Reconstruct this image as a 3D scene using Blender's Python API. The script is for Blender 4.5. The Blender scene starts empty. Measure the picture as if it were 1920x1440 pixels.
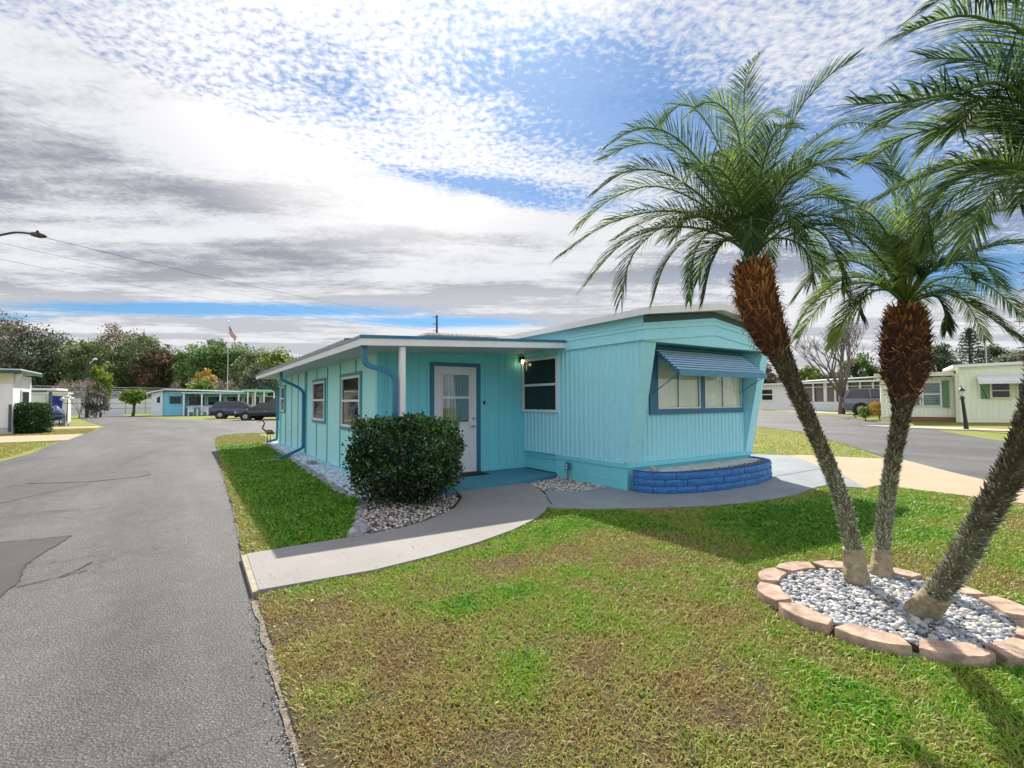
import bpy, bmesh, math, random
import numpy as np
from mathutils import Vector, Matrix
random.seed(7); rng = np.random.default_rng(11)
R = math.radians
S = bpy.context.scene; COL = S.collection

# ------------------------------------------------------------------ camera
FOC, H = 928.15, 1.49
RT = Vector((0.83402894, -0.55169956, -0.00482828)); UP = Vector((-0.0151442, -0.03164042, 0.99938458)); FW = Vector((0.5515128, 0.83344254, 0.03474407))
CAM = Vector((0, 0, H))
cd = bpy.data.cameras.new('camera'); cam = bpy.data.objects.new('camera', cd); COL.objects.link(cam)
m = Matrix((RT, UP, -FW)).transposed().to_4x4(); m.translation = CAM; cam.matrix_world = m
cd.sensor_width = 36; cd.lens = FOC / 1920 * 36; cd.clip_start = .05; cd.clip_end = 3000
S.camera = cam
S.render.resolution_x, S.render.resolution_y = 1024, 768
def ray(x, y): return FW + RT * ((x - 960) / FOC) - UP * ((y - 720) / FOC)
def GZ(x, y, z=0.0):
    d = ray(x, y); return CAM + d * ((z - H) / d.z)
def GY(x, y, Y):
    d = ray(x, y); return CAM + d * (Y / d.y)
def GX(x, y, X):
    d = ray(x, y); return CAM + d * (X / d.x)
def AT(x, y, dep): return CAM + ray(x, y) * dep

# ------------------------------------------------------------------ sun and sky
AZ, EL = R(33.5), R(44)
sv = Vector((math.sin(AZ) * math.cos(EL), math.cos(AZ) * math.cos(EL), math.sin(EL)))
sl = bpy.data.lights.new('sun', 'SUN'); sl.energy = 5.0; sl.angle = R(.6); sl.color = (1, .93, .80)
so = bpy.data.objects.new('sun', sl); COL.objects.link(so); so.location = (0, 0, 30)
so.rotation_euler = (-sv).to_track_quat('-Z', 'Y').to_euler()
S.view_settings.view_transform = 'Standard'; S.view_settings.look = 'None'
S.view_settings.exposure = 0.65; S.view_settings.gamma = 1

class NT:
    def __init__(s, tree): s.t = tree; s.n = tree.nodes; s.l = tree.links
    def new(s, typ, **k):
        n = s.n.new(typ)
        for a, b in k.items(): setattr(n, a, b)
        return n
    def put(s, sock, v):
        if hasattr(v, 'is_linked') or isinstance(v, bpy.types.NodeSocket): s.l.new(v, sock)
        elif isinstance(v, (tuple, list)) and len(v) == 3 and sock.type == 'RGBA': sock.default_value = (*v, 1)
        else: sock.default_value = v
    def math(s, op, a, b=0.0, c=0.0, clamp=False):
        n = s.new('ShaderNodeMath', operation=op, use_clamp=clamp)
        for i, v in enumerate((a, b, c)): s.put(n.inputs[i], v)
        return n.outputs[0]
    def noise(s, vec, scale, detail=4, rough=.55, out=0, **k):
        n = s.new('ShaderNodeTexNoise', **k); n.inputs['Scale'].default_value = scale; n.inputs['Detail'].default_value = detail
        n.inputs['Roughness'].default_value = rough
        if vec is not None: s.l.new(vec, n.inputs['Vector'])
        return n.outputs[out]
    def vor(s, vec, scale, feature='F1', out='Distance'):
        n = s.new('ShaderNodeTexVoronoi', feature=feature); n.inputs['Scale'].default_value = scale
        if vec is not None: s.l.new(vec, n.inputs['Vector'])
        return n.outputs[out]
    def ramp(s, f, stops, interp='LINEAR'):
        n = s.new('ShaderNodeValToRGB'); n.color_ramp.interpolation = interp
        e = n.color_ramp.elements
        while len(e) < len(stops): e.new(.5)
        for i, (p, c) in enumerate(stops):
            e[i].position = p
            e[i].color = (*c, 1) if isinstance(c, tuple) else (c, c, c, 1)
        s.put(n.inputs[0], f); return n.outputs[0]
    def mix(s, f, a, b, blend='MIX'):
        n = s.new('ShaderNodeMix', data_type='RGBA', blend_type=blend)
        s.put(n.inputs[0], f); s.put(n.inputs[6], a); s.put(n.inputs[7], b); return n.outputs[2]
    def mr(s, v, a, b, c=0.0, d=1.0, smooth=False):
        n = s.new('ShaderNodeMapRange', interpolation_type='SMOOTHSTEP' if smooth else 'LINEAR')
        for i, x in enumerate((v, a, b, c, d)): s.put(n.inputs[i], x)
        return n.outputs[0]
    def scale(s, vec, xyz):
        n = s.new('ShaderNodeVectorMath', operation='MULTIPLY'); s.l.new(vec, n.inputs[0]); n.inputs[1].default_value = xyz
        return n.outputs[0]

W = bpy.data.worlds.new('World'); S.world = W; W.use_nodes = True
t = NT(W.node_tree); t.n.clear()
SKYS = .1
sky = t.new('ShaderNodeTexSky', sky_type='NISHITA'); sky.sun_disc = False; sky.sun_elevation = EL; sky.sun_rotation = AZ
sky.air_density = 1.2; sky.dust_density = .4; sky.ozone_density = 3
tc = t.new('ShaderNodeTexCoord'); sx = t.new('ShaderNodeSeparateXYZ'); t.l.new(tc.outputs['Generated'], sx.inputs[0])
X, Y, Z = sx.outputs
z = t.math('MAXIMUM', Z, .012)
a = t.math('DIVIDE', t.math('SUBTRACT', t.math('MULTIPLY', X, .834), t.math('MULTIPLY', Y, .5517)), z)
b = t.math('DIVIDE', t.math('ADD', t.math('MULTIPLY', X, .5517), t.math('MULTIPLY', Y, .834)), z)
cv = t.new('ShaderNodeCombineXYZ'); t.put(cv.inputs[0], a); t.put(cv.inputs[1], b); P = cv.outputs[0]
flat = t.new('ShaderNodeVectorMath', operation='SCALE'); t.l.new(P, flat.inputs[0]); t.put(flat.inputs[3], t.math('DIVIDE', 1.0, t.math('ADD', 1.0, t.math('MULTIPLY', t.math('MAXIMUM', b, 0), .09)))); PF = flat.outputs[0]
# wind-drawn distortion of the cloud sheet
dn = t.noise(P, 1.3, 3, .5, out=1)
vm = t.new('ShaderNodeVectorMath', operation='MULTIPLY_ADD'); t.l.new(dn, vm.inputs[0]); vm.inputs[1].default_value = (.35, .35, 0); t.l.new(P, vm.inputs[2])
PD = vm.outputs[0]
def blob(ca, cb, ra, rb, rot=0):
    m = t.new('ShaderNodeMapping', vector_type='TEXTURE'); m.inputs['Location'].default_value = (ca + .175, cb + .175, 0)
    m.inputs['Rotation'].default_value = (0, 0, rot); m.inputs['Scale'].default_value = (ra, rb, 1)
    t.l.new(PD, m.inputs['Vector'])
    ln = t.new('ShaderNodeVectorMath', operation='LENGTH'); t.l.new(m.outputs[0], ln.inputs[0])
    return t.mr(ln.outputs['Value'], 0.0, 1.0, 1.0, 0.0, True)
gaps = [(.40, 1.72, .95, .50, R(30), .95), (-.15, 2.32, .95, .26, R(16), .75), (1.75, 2.5, 1.7, .75, R(42), 1.1), (1.4, 1.45, .6, .35, 0, .6), (3.6, 3.9, 2.2, 1.0, R(40), 1.0),
        (-3.2, 5.3, 3.6, .75, R(3), 1.2), (-.9, 6.2, 2.2, .75, R(8), 1.1), (-.55, 1.6, .5, .35, R(60), .3), (-7, 5.6, 3.5, .8, 0, .9)]
gap = None
for g in gaps:
    v = t.math('MULTIPLY', blob(*g[:5]), g[5])
    gap = v if gap is None else t.math('MAXIMUM', gap, v)
vf = t.new('ShaderNodeVectorMath', operation='MULTIPLY_ADD'); t.l.new(dn, vf.inputs[0]); vf.inputs[1].default_value = (.12, .12, 0); t.l.new(PF, vf.inputs[2]); TD = vf.outputs[0]
fine = t.noise(t.scale(TD, (1, 1.1, 1)), 44, 3, .55)
rip = t.noise(t.scale(TD, (.7, 1.4, 1)), 12, 4, .6)
wisp = t.noise(t.scale(TD, (.35, 1.6, 1)), 2.6, 7, .6)
sd = t.new('ShaderNodeVectorMath', operation='DOT_PRODUCT'); t.l.new(tc.outputs['Generated'], sd.inputs[0])
gd = (FW + RT * ((735 - 960) / FOC) - UP * ((-20 - 720) / FOC)).normalized(); sd.inputs[1].default_value = gd
glow = t.mr(sd.outputs['Value'], .89, 1.0, 0.0, 1.0, True)
ad = t.new('ShaderNodeSeparateXYZ'); t.l.new(PD, ad.inputs[0])       # edge of the thick bank against the rippled sheet
aw_, bw__ = t.math('SUBTRACT', ad.outputs[0], .675), t.math('SUBTRACT', ad.outputs[1], .175)
b0 = t.math('SUBTRACT', 2.55, t.math('MULTIPLY', t.math('MULTIPLY', aw_, aw_), .42))
past = t.math('SUBTRACT', bw__, b0)
bank = t.math('MULTIPLY', t.mr(past, -.05, .16, 0.0, 1.0, True), t.mr(a, .5, 1.6, 1.0, .35, True))
ftx = t.math('MULTIPLY', t.math('SUBTRACT', fine, .5), t.mr(bank, 0, 1, 2.6, .7))
tex = t.math('ADD', t.math('MULTIPLY', ftx, t.mr(b, 2.5, 6.0, 1.0, .4)),
             t.math('ADD', t.math('MULTIPLY', t.math('SUBTRACT', rip, .5), 1.1), t.math('MULTIPLY', t.math('SUBTRACT', wisp, .5), 1.2)))
low = t.mr(b, 3.2, 5.0, 0.0, 1.0, True)
dens = t.math('ADD', t.math('SUBTRACT', t.math('ADD', .70, t.math('MULTIPLY', t.math('MAXIMUM', bank, low), .34)), t.math('MULTIPLY', gap, t.mr(bank, 0, 1, .78, .5))), t.math('MULTIPLY', tex, .52))
dens = t.math('SUBTRACT', dens, t.math('MULTIPLY', t.math('MULTIPLY', low, gap), .55))
dens = t.math('ADD', dens, t.math('MULTIPLY', glow, .05))
cover = t.math('MAXIMUM', t.mr(dens, .04, 1.02, 0.0, 1.0, True), t.mr(b, 2.6, 4.2, .16, .03))
grey = t.noise(t.scale(TD, (.45, 1.3, 1)), 1.5, 5, .5)
g2 = t.math('ADD', t.math('ADD', grey, t.math('MULTIPLY', tex, -.20)), t.math('MULTIPLY', t.mr(past, .25, 1.6, -.10, .05, True), t.math('SUBTRACT', 1, low)))
lit = t.math('MAXIMUM', t.mr(g2, .40, .66, 1.0, 0.0, True), t.math('MULTIPLY', low, .45))
sd2 = t.new('ShaderNodeVectorMath', operation='DOT_PRODUCT'); t.l.new(tc.outputs['Generated'], sd2.inputs[0]); sd2.inputs[1].default_value = FW
back = t.mr(sd2.outputs['Value'], -.6, .25, 1.65, 1.0, True)      # cloud sheet behind the camera brightened to light the facing walls
lit2 = t.math('MAXIMUM', lit, t.math('MULTIPLY', glow, 1.0))
cc = t.mix(lit2, (.225, .232, .268), (.555, .56, .58))
cc = t.mix(t.math('MULTIPLY', glow, .9), cc, (.84, .82, .80))
cs = t.new('ShaderNodeVectorMath', operation='SCALE'); t.l.new(cc, cs.inputs[0]); t.put(cs.inputs[3], t.math('MULTIPLY', back, 1 / SKYS))
blue = t.mix(1.0, sky.outputs[0], (.28, .47, .66), 'MULTIPLY')
final = t.mix(cover, blue, cs.outputs[0])
bg = t.new('ShaderNodeBackground'); bg.inputs[1].default_value = SKYS; t.l.new(final, bg.inputs[0])
wo = t.new('ShaderNodeOutputWorld'); t.l.new(bg.outputs[0], wo.inputs[0])

# ------------------------------------------------------------------ materials
MATS = {}
def mat(name, col, rough=.6, metal=0, var=.12, vscale=6, bump=0, bscale=60, spec=None, coat=0, build=None, trans=0, emit=None, stretch=None):
    if name in MATS: return MATS[name]
    M = bpy.data.materials.new(name); M.use_nodes = True; n = NT(M.node_tree)
    b = n.n['Principled BSDF']; b.inputs['Roughness'].default_value = rough; b.inputs['Metallic'].default_value = metal
    if spec is not None: b.inputs['Specular IOR Level'].default_value = spec
    if coat: b.inputs['Coat Weight'].default_value = coat; b.inputs['Coat Roughness'].default_value = .08
    if trans: b.inputs['Transmission Weight'].default_value = trans
    if emit: b.inputs['Emission Color'].default_value = (*emit[0], 1); b.inputs['Emission Strength'].default_value = emit[1]
    tcn = n.new('ShaderNodeTexCoord'); ob = tcn.outputs['Object']
    if build: build(n, b, ob)
    else:
        v = n.scale(ob, stretch) if stretch else ob
        f = n.noise(v, vscale, 5, .6)
        c1 = tuple(max(0, x * (1 - var)) for x in col); c2 = tuple(min(1, x * (1 + var)) for x in col)
        n.put(b.inputs['Base Color'], n.ramp(f, [(.3, c1), (.7, c2)]))
        n.put(b.inputs['Roughness'], n.mr(f, .3, .7, max(0, rough - .08), min(1, rough + .08)))
    if bump:
        bn = n.new('ShaderNodeBump'); bn.inputs['Strength'].default_value = bump; bn.inputs['Distance'].default_value = .01
        n.put(bn.inputs['Height'], n.noise(ob, bscale, 4, .6)); n.l.new(bn.outputs[0], b.inputs['Normal'])
    MATS[name] = M; return M

def weathered(col, dirt, amt=.5, zlow=None):
    def f(n, b, ob):
        st = n.noise(n.scale(ob, (5, 5, .5)), 2.2, 5, .65); sp = n.noise(ob, 14, 4, .6)
        k = n.math('MULTIPLY', n.mr(st, .45, .75), n.mr(sp, .35, .7))
        n.put(b.inputs['Base Color'], n.mix(n.math('MULTIPLY', k, amt), n.mix(n.mr(sp, .3, .7), tuple(x * .93 for x in col), tuple(min(1, x * 1.05) for x in col)), dirt))
        n.put(b.inputs['Roughness'], n.mr(sp, .3, .7, .4, .6))
    return f
teal = mat('teal_siding', (.16, .56, .64), .5, build=weathered((.20, .68, .78), (.12, .50, .60), .4), bump=.12, bscale=90)
tealL = mat('seafoam_siding', (.30, .68, .72), .5, build=weathered((.42, .82, .84), (.28, .64, .67), .4), bump=.12, bscale=90)
battm = mat('dark_batten', (.07, .36, .40), .5, var=.1)
teal2 = mat('teal_metal', (.16, .55, .63), .38, build=weathered((.36, .76, .88), (.24, .60, .73), .4), bump=.1, bscale=30)
tealtrim = mat('dark_teal_trim', (.045, .27, .31), .5, var=.1)
bluetrim = mat('blue_trim', (.03, .16, .30), .5, var=.12)
spout = mat('blue_downspout', (.035, .17, .30), .42, var=.15, vscale=4)
white = mat('white_paint', (.74, .74, .76), .45, build=weathered((.74, .74, .77), (.5, .48, .45), .35))
white2 = mat('white_fascia', (.80, .79, .80), .45, build=weathered((.8, .79, .80), (.5, .48, .42), .4))
roofm = mat('grey_roof', (.26, .30, .34), .6, var=.3, vscale=9, stretch=(1, .3, 6))
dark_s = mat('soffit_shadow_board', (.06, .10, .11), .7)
soff = mat('white_soffit', (.62, .62, .62), .6, var=.08)
glassd = mat('dark_glass', (.012, .014, .016), .03, var=.3, spec=.5)
glassc = None
def clear(name, tint=(1, 1, 1), refl=.12):
    M = bpy.data.materials.new(name); M.use_nodes = True; n = NT(M.node_tree); n.n.clear()
    o = n.new('ShaderNodeOutputMaterial'); tr = n.new('ShaderNodeBsdfTransparent'); tr.inputs[0].default_value = (*tint, 1)
    gl = n.new('ShaderNodeBsdfGlossy'); gl.inputs['Roughness'].default_value = .02
    lw = n.new('ShaderNodeLayerWeight'); lw.inputs[0].default_value = .5
    mx = n.new('ShaderNodeMixShader'); n.put(mx.inputs[0], n.math('ADD', .09, n.math('MULTIPLY', n.math('POWER', lw.outputs['Facing'], 5), .7))); n.l.new(tr.outputs[0], mx.inputs[1]); n.l.new(gl.outputs[0], mx.inputs[2])
    n.l.new(mx.outputs[0], o.inputs[0]); return M
glassc = clear('clear_glass', (.93, .96, .95))
metal = mat('satin_metal', (.45, .43, .40), .3, metal=1)
alu = mat('aluminium', (.62, .64, .66), .38, metal=.7)
black = mat('black_plastic', (.015, .015, .017), .45)
cream = mat('cream_blind', (.94, .93, .76), .7, var=.02)
def plaid(n, b, ob):
    sp = n.new('ShaderNodeSeparateXYZ'); n.l.new(ob, sp.inputs[0])
    gx = n.math('FRACT', n.math('MULTIPLY', sp.outputs[0], 15)); gz = n.math('FRACT', n.math('MULTIPLY', sp.outputs[2], 22))
    k = n.math('ADD', n.math('LESS_THAN', gx, .3), n.math('LESS_THAN', gz, .3))
    n.put(b.inputs['Base Color'], n.ramp(n.math('MULTIPLY', k, .5), [(0, (.24, .29, .32)), (.5, (.14, .19, .22)), (1, (.07, .10, .13))]))
plaidm = mat('plaid_curtain', (0, 0, 0), .9, build=plaid)
def conc(c1, c2, spots=.5, tint=None):
    def f(n, b, ob):
        big = n.noise(ob, 1.1, 5, .6); sm = n.noise(ob, 90, 3, .7); sp = n.vor(ob, 15)
        c = n.mix(n.mr(big, .3, .7), c1, c2)
        c = n.mix(n.mr(sm, .3, .7, 0, .35), c, tuple(x * .6 for x in c1))
        k = n.math('MULTIPLY', n.mr(sp, .09, .17, 1, 0), n.math('GREATER_THAN', n.noise(ob, 16, 2), .52))
        c = n.mix(n.math('MULTIPLY', k, spots), c, (.10, .09, .08))
        st = n.noise(n.scale(ob, (1, 1, 1)), .55, 6, .7)
        c = n.mix(n.mr(st, .55, .75, 0, .45), c, tuple(x * .45 for x in c1))
        n.put(b.inputs['Base Color'], c); b.inputs['Roughness'].default_value = .85
    return f
walkm = mat('walk_concrete', (0, 0, 0), .85, build=conc((.245, .235, .235), (.335, .315, .31), .95), bump=.35, bscale=120)
patiom = mat('patio_concrete', (0, 0, 0), .85, build=conc((.20, .235, .27), (.31, .33, .35), .3), bump=.3, bscale=120)
tanm = mat('tan_concrete', (0, 0, 0), .85, build=conc((.40, .30, .20), (.47, .36, .25), .15), bump=.25, bscale=120)
palec = mat('pale_concrete', (0, 0, 0), .85, build=conc((.42, .38, .32), (.48, .45, .39), .1), bump=.25, bscale=120)
slabm = mat('painted_porch_slab', (0, 0, 0), .7, build=conc((.05, .22, .34), (.08, .30, .42), .15), bump=.2, bscale=80)

def asph(n, b, ob):
    big = n.noise(ob, .35, 5, .6); med = n.noise(ob, 2.3, 4, .6); fine = n.noise(ob, 95, 3, .75); sp = n.vor(ob, 78)
    c = n.mix(n.mr(big, .3, .7), (.048, .049, .053), (.082, .084, .09))
    c = n.mix(n.mr(med, .4, .75, 0, .5), c, (.21, .212, .22))
    agg = n.noise(ob, 60, 2, .6); trk = n.noise(n.scale(ob, (1.0, .11, 1)), .8, 4, .6); stn = n.noise(ob, .45, 5, .65)
    c = n.mix(n.mr(trk, .44, .60, 0, .7), c, (.14, .142, .15))
    c = n.mix(n.mr(stn, .50, .62, 0, .5), c, (.055, .056, .06))
    c = n.mix(n.mr(agg, .36, .52, .6, 0), c, (.055, .056, .06))
    c = n.mix(n.mr(fine, .40, .60, .9, 0), c, (.03, .031, .034))
    c = n.mix(n.mr(sp, .0, .30, .95, 0), c, (.40, .40, .40))
    wob = n.noise(ob, 3.0, 3, .6, out=1)
    vv = n.new('ShaderNodeVectorMath', operation='MULTIPLY_ADD'); n.l.new(wob, vv.inputs[0]); vv.inputs[1].default_value = (.55, .55, 0); n.l.new(ob, vv.inputs[2])
    ed = n.vor(n.scale(vv.outputs[0], (1, .8, 1)), .75, 'DISTANCE_TO_EDGE'); msk = n.mr(n.noise(ob, .6, 3), .5, .6)
    k = n.math('MULTIPLY', n.mr(ed, .002, .006, 1, 0), msk)
    ed2 = n.vor(vv.outputs[0], 3.4, 'DISTANCE_TO_EDGE'); k2 = n.math('MULTIPLY', n.mr(ed2, .004, .016, .7, 0), n.mr(n.noise(ob, 1.1, 3), .56, .66))
    c = n.mix(n.math('MAXIMUM', k, k2), c, (.02, .02, .02))
    wear = n.math('ADD', n.mr(n.noise(n.scale(ob, (.9, .22, 1)), .55, 5, .62), .36, .64, .72, 1.35), n.mr(n.noise(ob, 5, 4, .6), .3, .7, -.14, .16))
    vs = n.new('ShaderNodeVectorMath', operation='SCALE'); n.l.new(c, vs.inputs[0]); n.put(vs.inputs[3], wear); c = vs.outputs[0]
    n.put(b.inputs['Base Color'], c); n.put(b.inputs['Roughness'], n.mr(med, .3, .7, .6, .75))
    bn = n.new('ShaderNodeBump'); bn.inputs['Strength'].default_value = .8; bn.inputs['Distance'].default_value = .006
    n.put(bn.inputs['Height'], n.math('ADD', n.math('SUBTRACT', 1, sp), fine)); n.l.new(bn.outputs[0], b.inputs['Normal'])
asphm = mat('asphalt', (0, 0, 0), build=asph)
def asph2(n, b, ob):
    fine = n.noise(ob, 160, 3, .75); sp = n.vor(ob, 120); big = n.noise(ob, 1.2, 4, .6)
    c = n.mix(n.mr(big, .3, .7), (.05, .049, .047), (.07, .069, .067)); c = n.mix(n.mr(fine, .38, .62, .6, 0), c, (.03, .03, .03))
    c = n.mix(n.mr(sp, .0, .25, .5, 0), c, (.3, .3, .29)); n.put(b.inputs['Base Color'], c); b.inputs['Roughness'].default_value = .8
patchm = mat('asphalt_patch', (0, 0, 0), build=asph2, bump=.6, bscale=160)
crackm = mat('crack_filler', (.02, .02, .02), .7)

def attr_col(stops, noise_amt=.25, rough=.6, trans=0.0, aname='v'):
    def f(n, b, ob):
        at = n.new('ShaderNodeAttribute', attribute_name=aname)
        c = n.ramp(at.outputs['Fac'], stops)
        n.put(b.inputs['Base Color'], c); b.inputs['Roughness'].default_value = rough
        if trans > .38: b.inputs['Specular IOR Level'].default_value = .1
        if trans:
            o = n.n['Material Output']; tl = n.new('ShaderNodeBsdfTranslucent'); n.l.new(c, tl.inputs[0])
            ms = n.new('ShaderNodeMixShader'); ms.inputs[0].default_value = trans
            n.l.new(b.outputs[0], ms.inputs[1]); n.l.new(tl.outputs[0], ms.inputs[2]); n.l.new(ms.outputs[0], o.inputs[0])
    return f
GR = [(0, (.32, .20, .08)), (.22, (.44, .36, .14)), (.45, (.34, .34, .09)), (.7, (.27, .38, .03)), (.86, (.17, .46, .015)), (1, (.06, .21, .012))]  # last stop darkens the green for lawn in house shade
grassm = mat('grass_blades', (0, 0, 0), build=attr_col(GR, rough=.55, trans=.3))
def lawnb(n, b, ob):
    at = n.new('ShaderNodeAttribute', attribute_name='v')
    f = n.noise(ob, 45, 4, .75); f2 = n.noise(ob, 9, 3, .6)
    v = n.math('ADD', at.outputs['Fac'], n.math('ADD', n.math('MULTIPLY', n.math('SUBTRACT', f, .5), .9), n.math('MULTIPLY', n.math('SUBTRACT', f2, .5), .4)))
    c = n.ramp(v, [(0, (.07, .05, .025)), (.22, (.075, .065, .025)), (.45, (.045, .06, .012)), (.7, (.03, .07, .008)), (1, (.012, .045, .004))])  # soil and thatch tones, darkened to paint the shade between blades
    c = n.mix(n.mr(n.noise(ob, 130, 2, .8), .35, .6, .6, 0), c, (.03, .03, .012))
    n.put(b.inputs['Base Color'], c); b.inputs['Roughness'].default_value = .9
    bn = n.new('ShaderNodeBump'); bn.inputs['Strength'].default_value = 1; bn.inputs['Distance'].default_value = .02
    n.put(bn.inputs['Height'], f); n.l.new(bn.outputs[0], b.inputs['Normal'])
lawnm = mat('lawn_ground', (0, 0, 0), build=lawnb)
def farlawn(n, b, ob):
    f = n.noise(ob, .35, 5, .6); f2 = n.noise(ob, 8, 4, .8)
    v = n.math('ADD', f, n.math('MULTIPLY', n.math('SUBTRACT', f2, .5), .7))
    n.put(b.inputs['Base Color'], n.ramp(v, [(.2, (.24, .17, .035)), (.5, (.17, .20, .025)), (.75, (.07, .13, .014))])); b.inputs['Roughness'].default_value = .9
farm = mat('far_lawn', (0, 0, 0), build=farlawn, bump=.8, bscale=25)
soilm = mat('sandy_edge', (.20, .17, .135), .95, var=.6, vscale=30, bump=.8, bscale=90)
stonev = [(0, (.13, .12, .13)), (.3, (.36, .36, .38)), (.6, (.62, .62, .66)), (1, (.85, .85, .88))]
pebw = mat('white_pebbles', (0, 0, 0), build=attr_col([(0, (.06, .065, .08)), (.25, (.22, .25, .31)), (.6, (.40, .41, .43)), (.88, (.62, .61, .58)), (1, (.32, .26, .19))], rough=.6))
pebd = mat('brown_grey_pebbles', (0, 0, 0), build=attr_col([(0, (.12, .10, .09)), (.35, (.30, .26, .23)), (.7, (.52, .48, .44)), (1, (.80, .78, .76))], rough=.6))
bedm = mat('bed_soil', (.10, .09, .075), .95, var=.5, vscale=40, bump=.8, bscale=120)
def brickf(n, b, ob):
    f = n.noise(ob, 22, 4, .65); f2 = n.noise(ob, 5, 3)
    c = n.mix(n.mr(f, .3, .7), (.02, .12, .38), (.04, .21, .52)); c = n.mix(n.mr(f2, .55, .7, 0, .35), c, (.10, .33, .62))
    n.put(b.inputs['Base Color'], c); b.inputs['Roughness'].default_value = .55
brickm = mat('blue_block', (0, 0, 0), build=brickf, bump=1.0, bscale=28)
pinkst = mat('pink_edging', (.42, .30, .235), .9, var=.45, vscale=11, bump=.7, bscale=70)
rockm = mat('grey_rock', (.30, .30, .33), .85, var=.4, vscale=12, bump=.9, bscale=35)

# ------------------------------------------------------------------ mesh helpers
XF = {}
def reg(o, m): XF[o.name] = m
def tag(o, label=None, cat=None, group=None, kind=None):
    if label: o['label'] = label
    if cat: o['category'] = cat
    if group: o['group'] = group
    if kind: o['kind'] = kind
    return o
def thing(name, label, cat, loc=(0, 0, 0), rz=0, group=None):
    o = bpy.data.objects.new(name, None); COL.objects.link(o); o.empty_display_size = .2
    o.location = loc; o.rotation_euler = (0, 0, rz)
    reg(o, Matrix.Translation(Vector(loc)) @ Matrix.Rotation(rz, 4, 'Z'))
    return tag(o, label, cat, group)
def link(name, me, m, parent, world=True):
    if m is not None: me.materials.append(m)
    o = bpy.data.objects.new(name, me); COL.objects.link(o)
    if parent is not None:
        pm = XF.get(parent.name, Matrix())
        if world: me.transform(pm.inverted())
        o.parent = parent; reg(o, pm)
    else: reg(o, Matrix())
    return o
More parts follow.
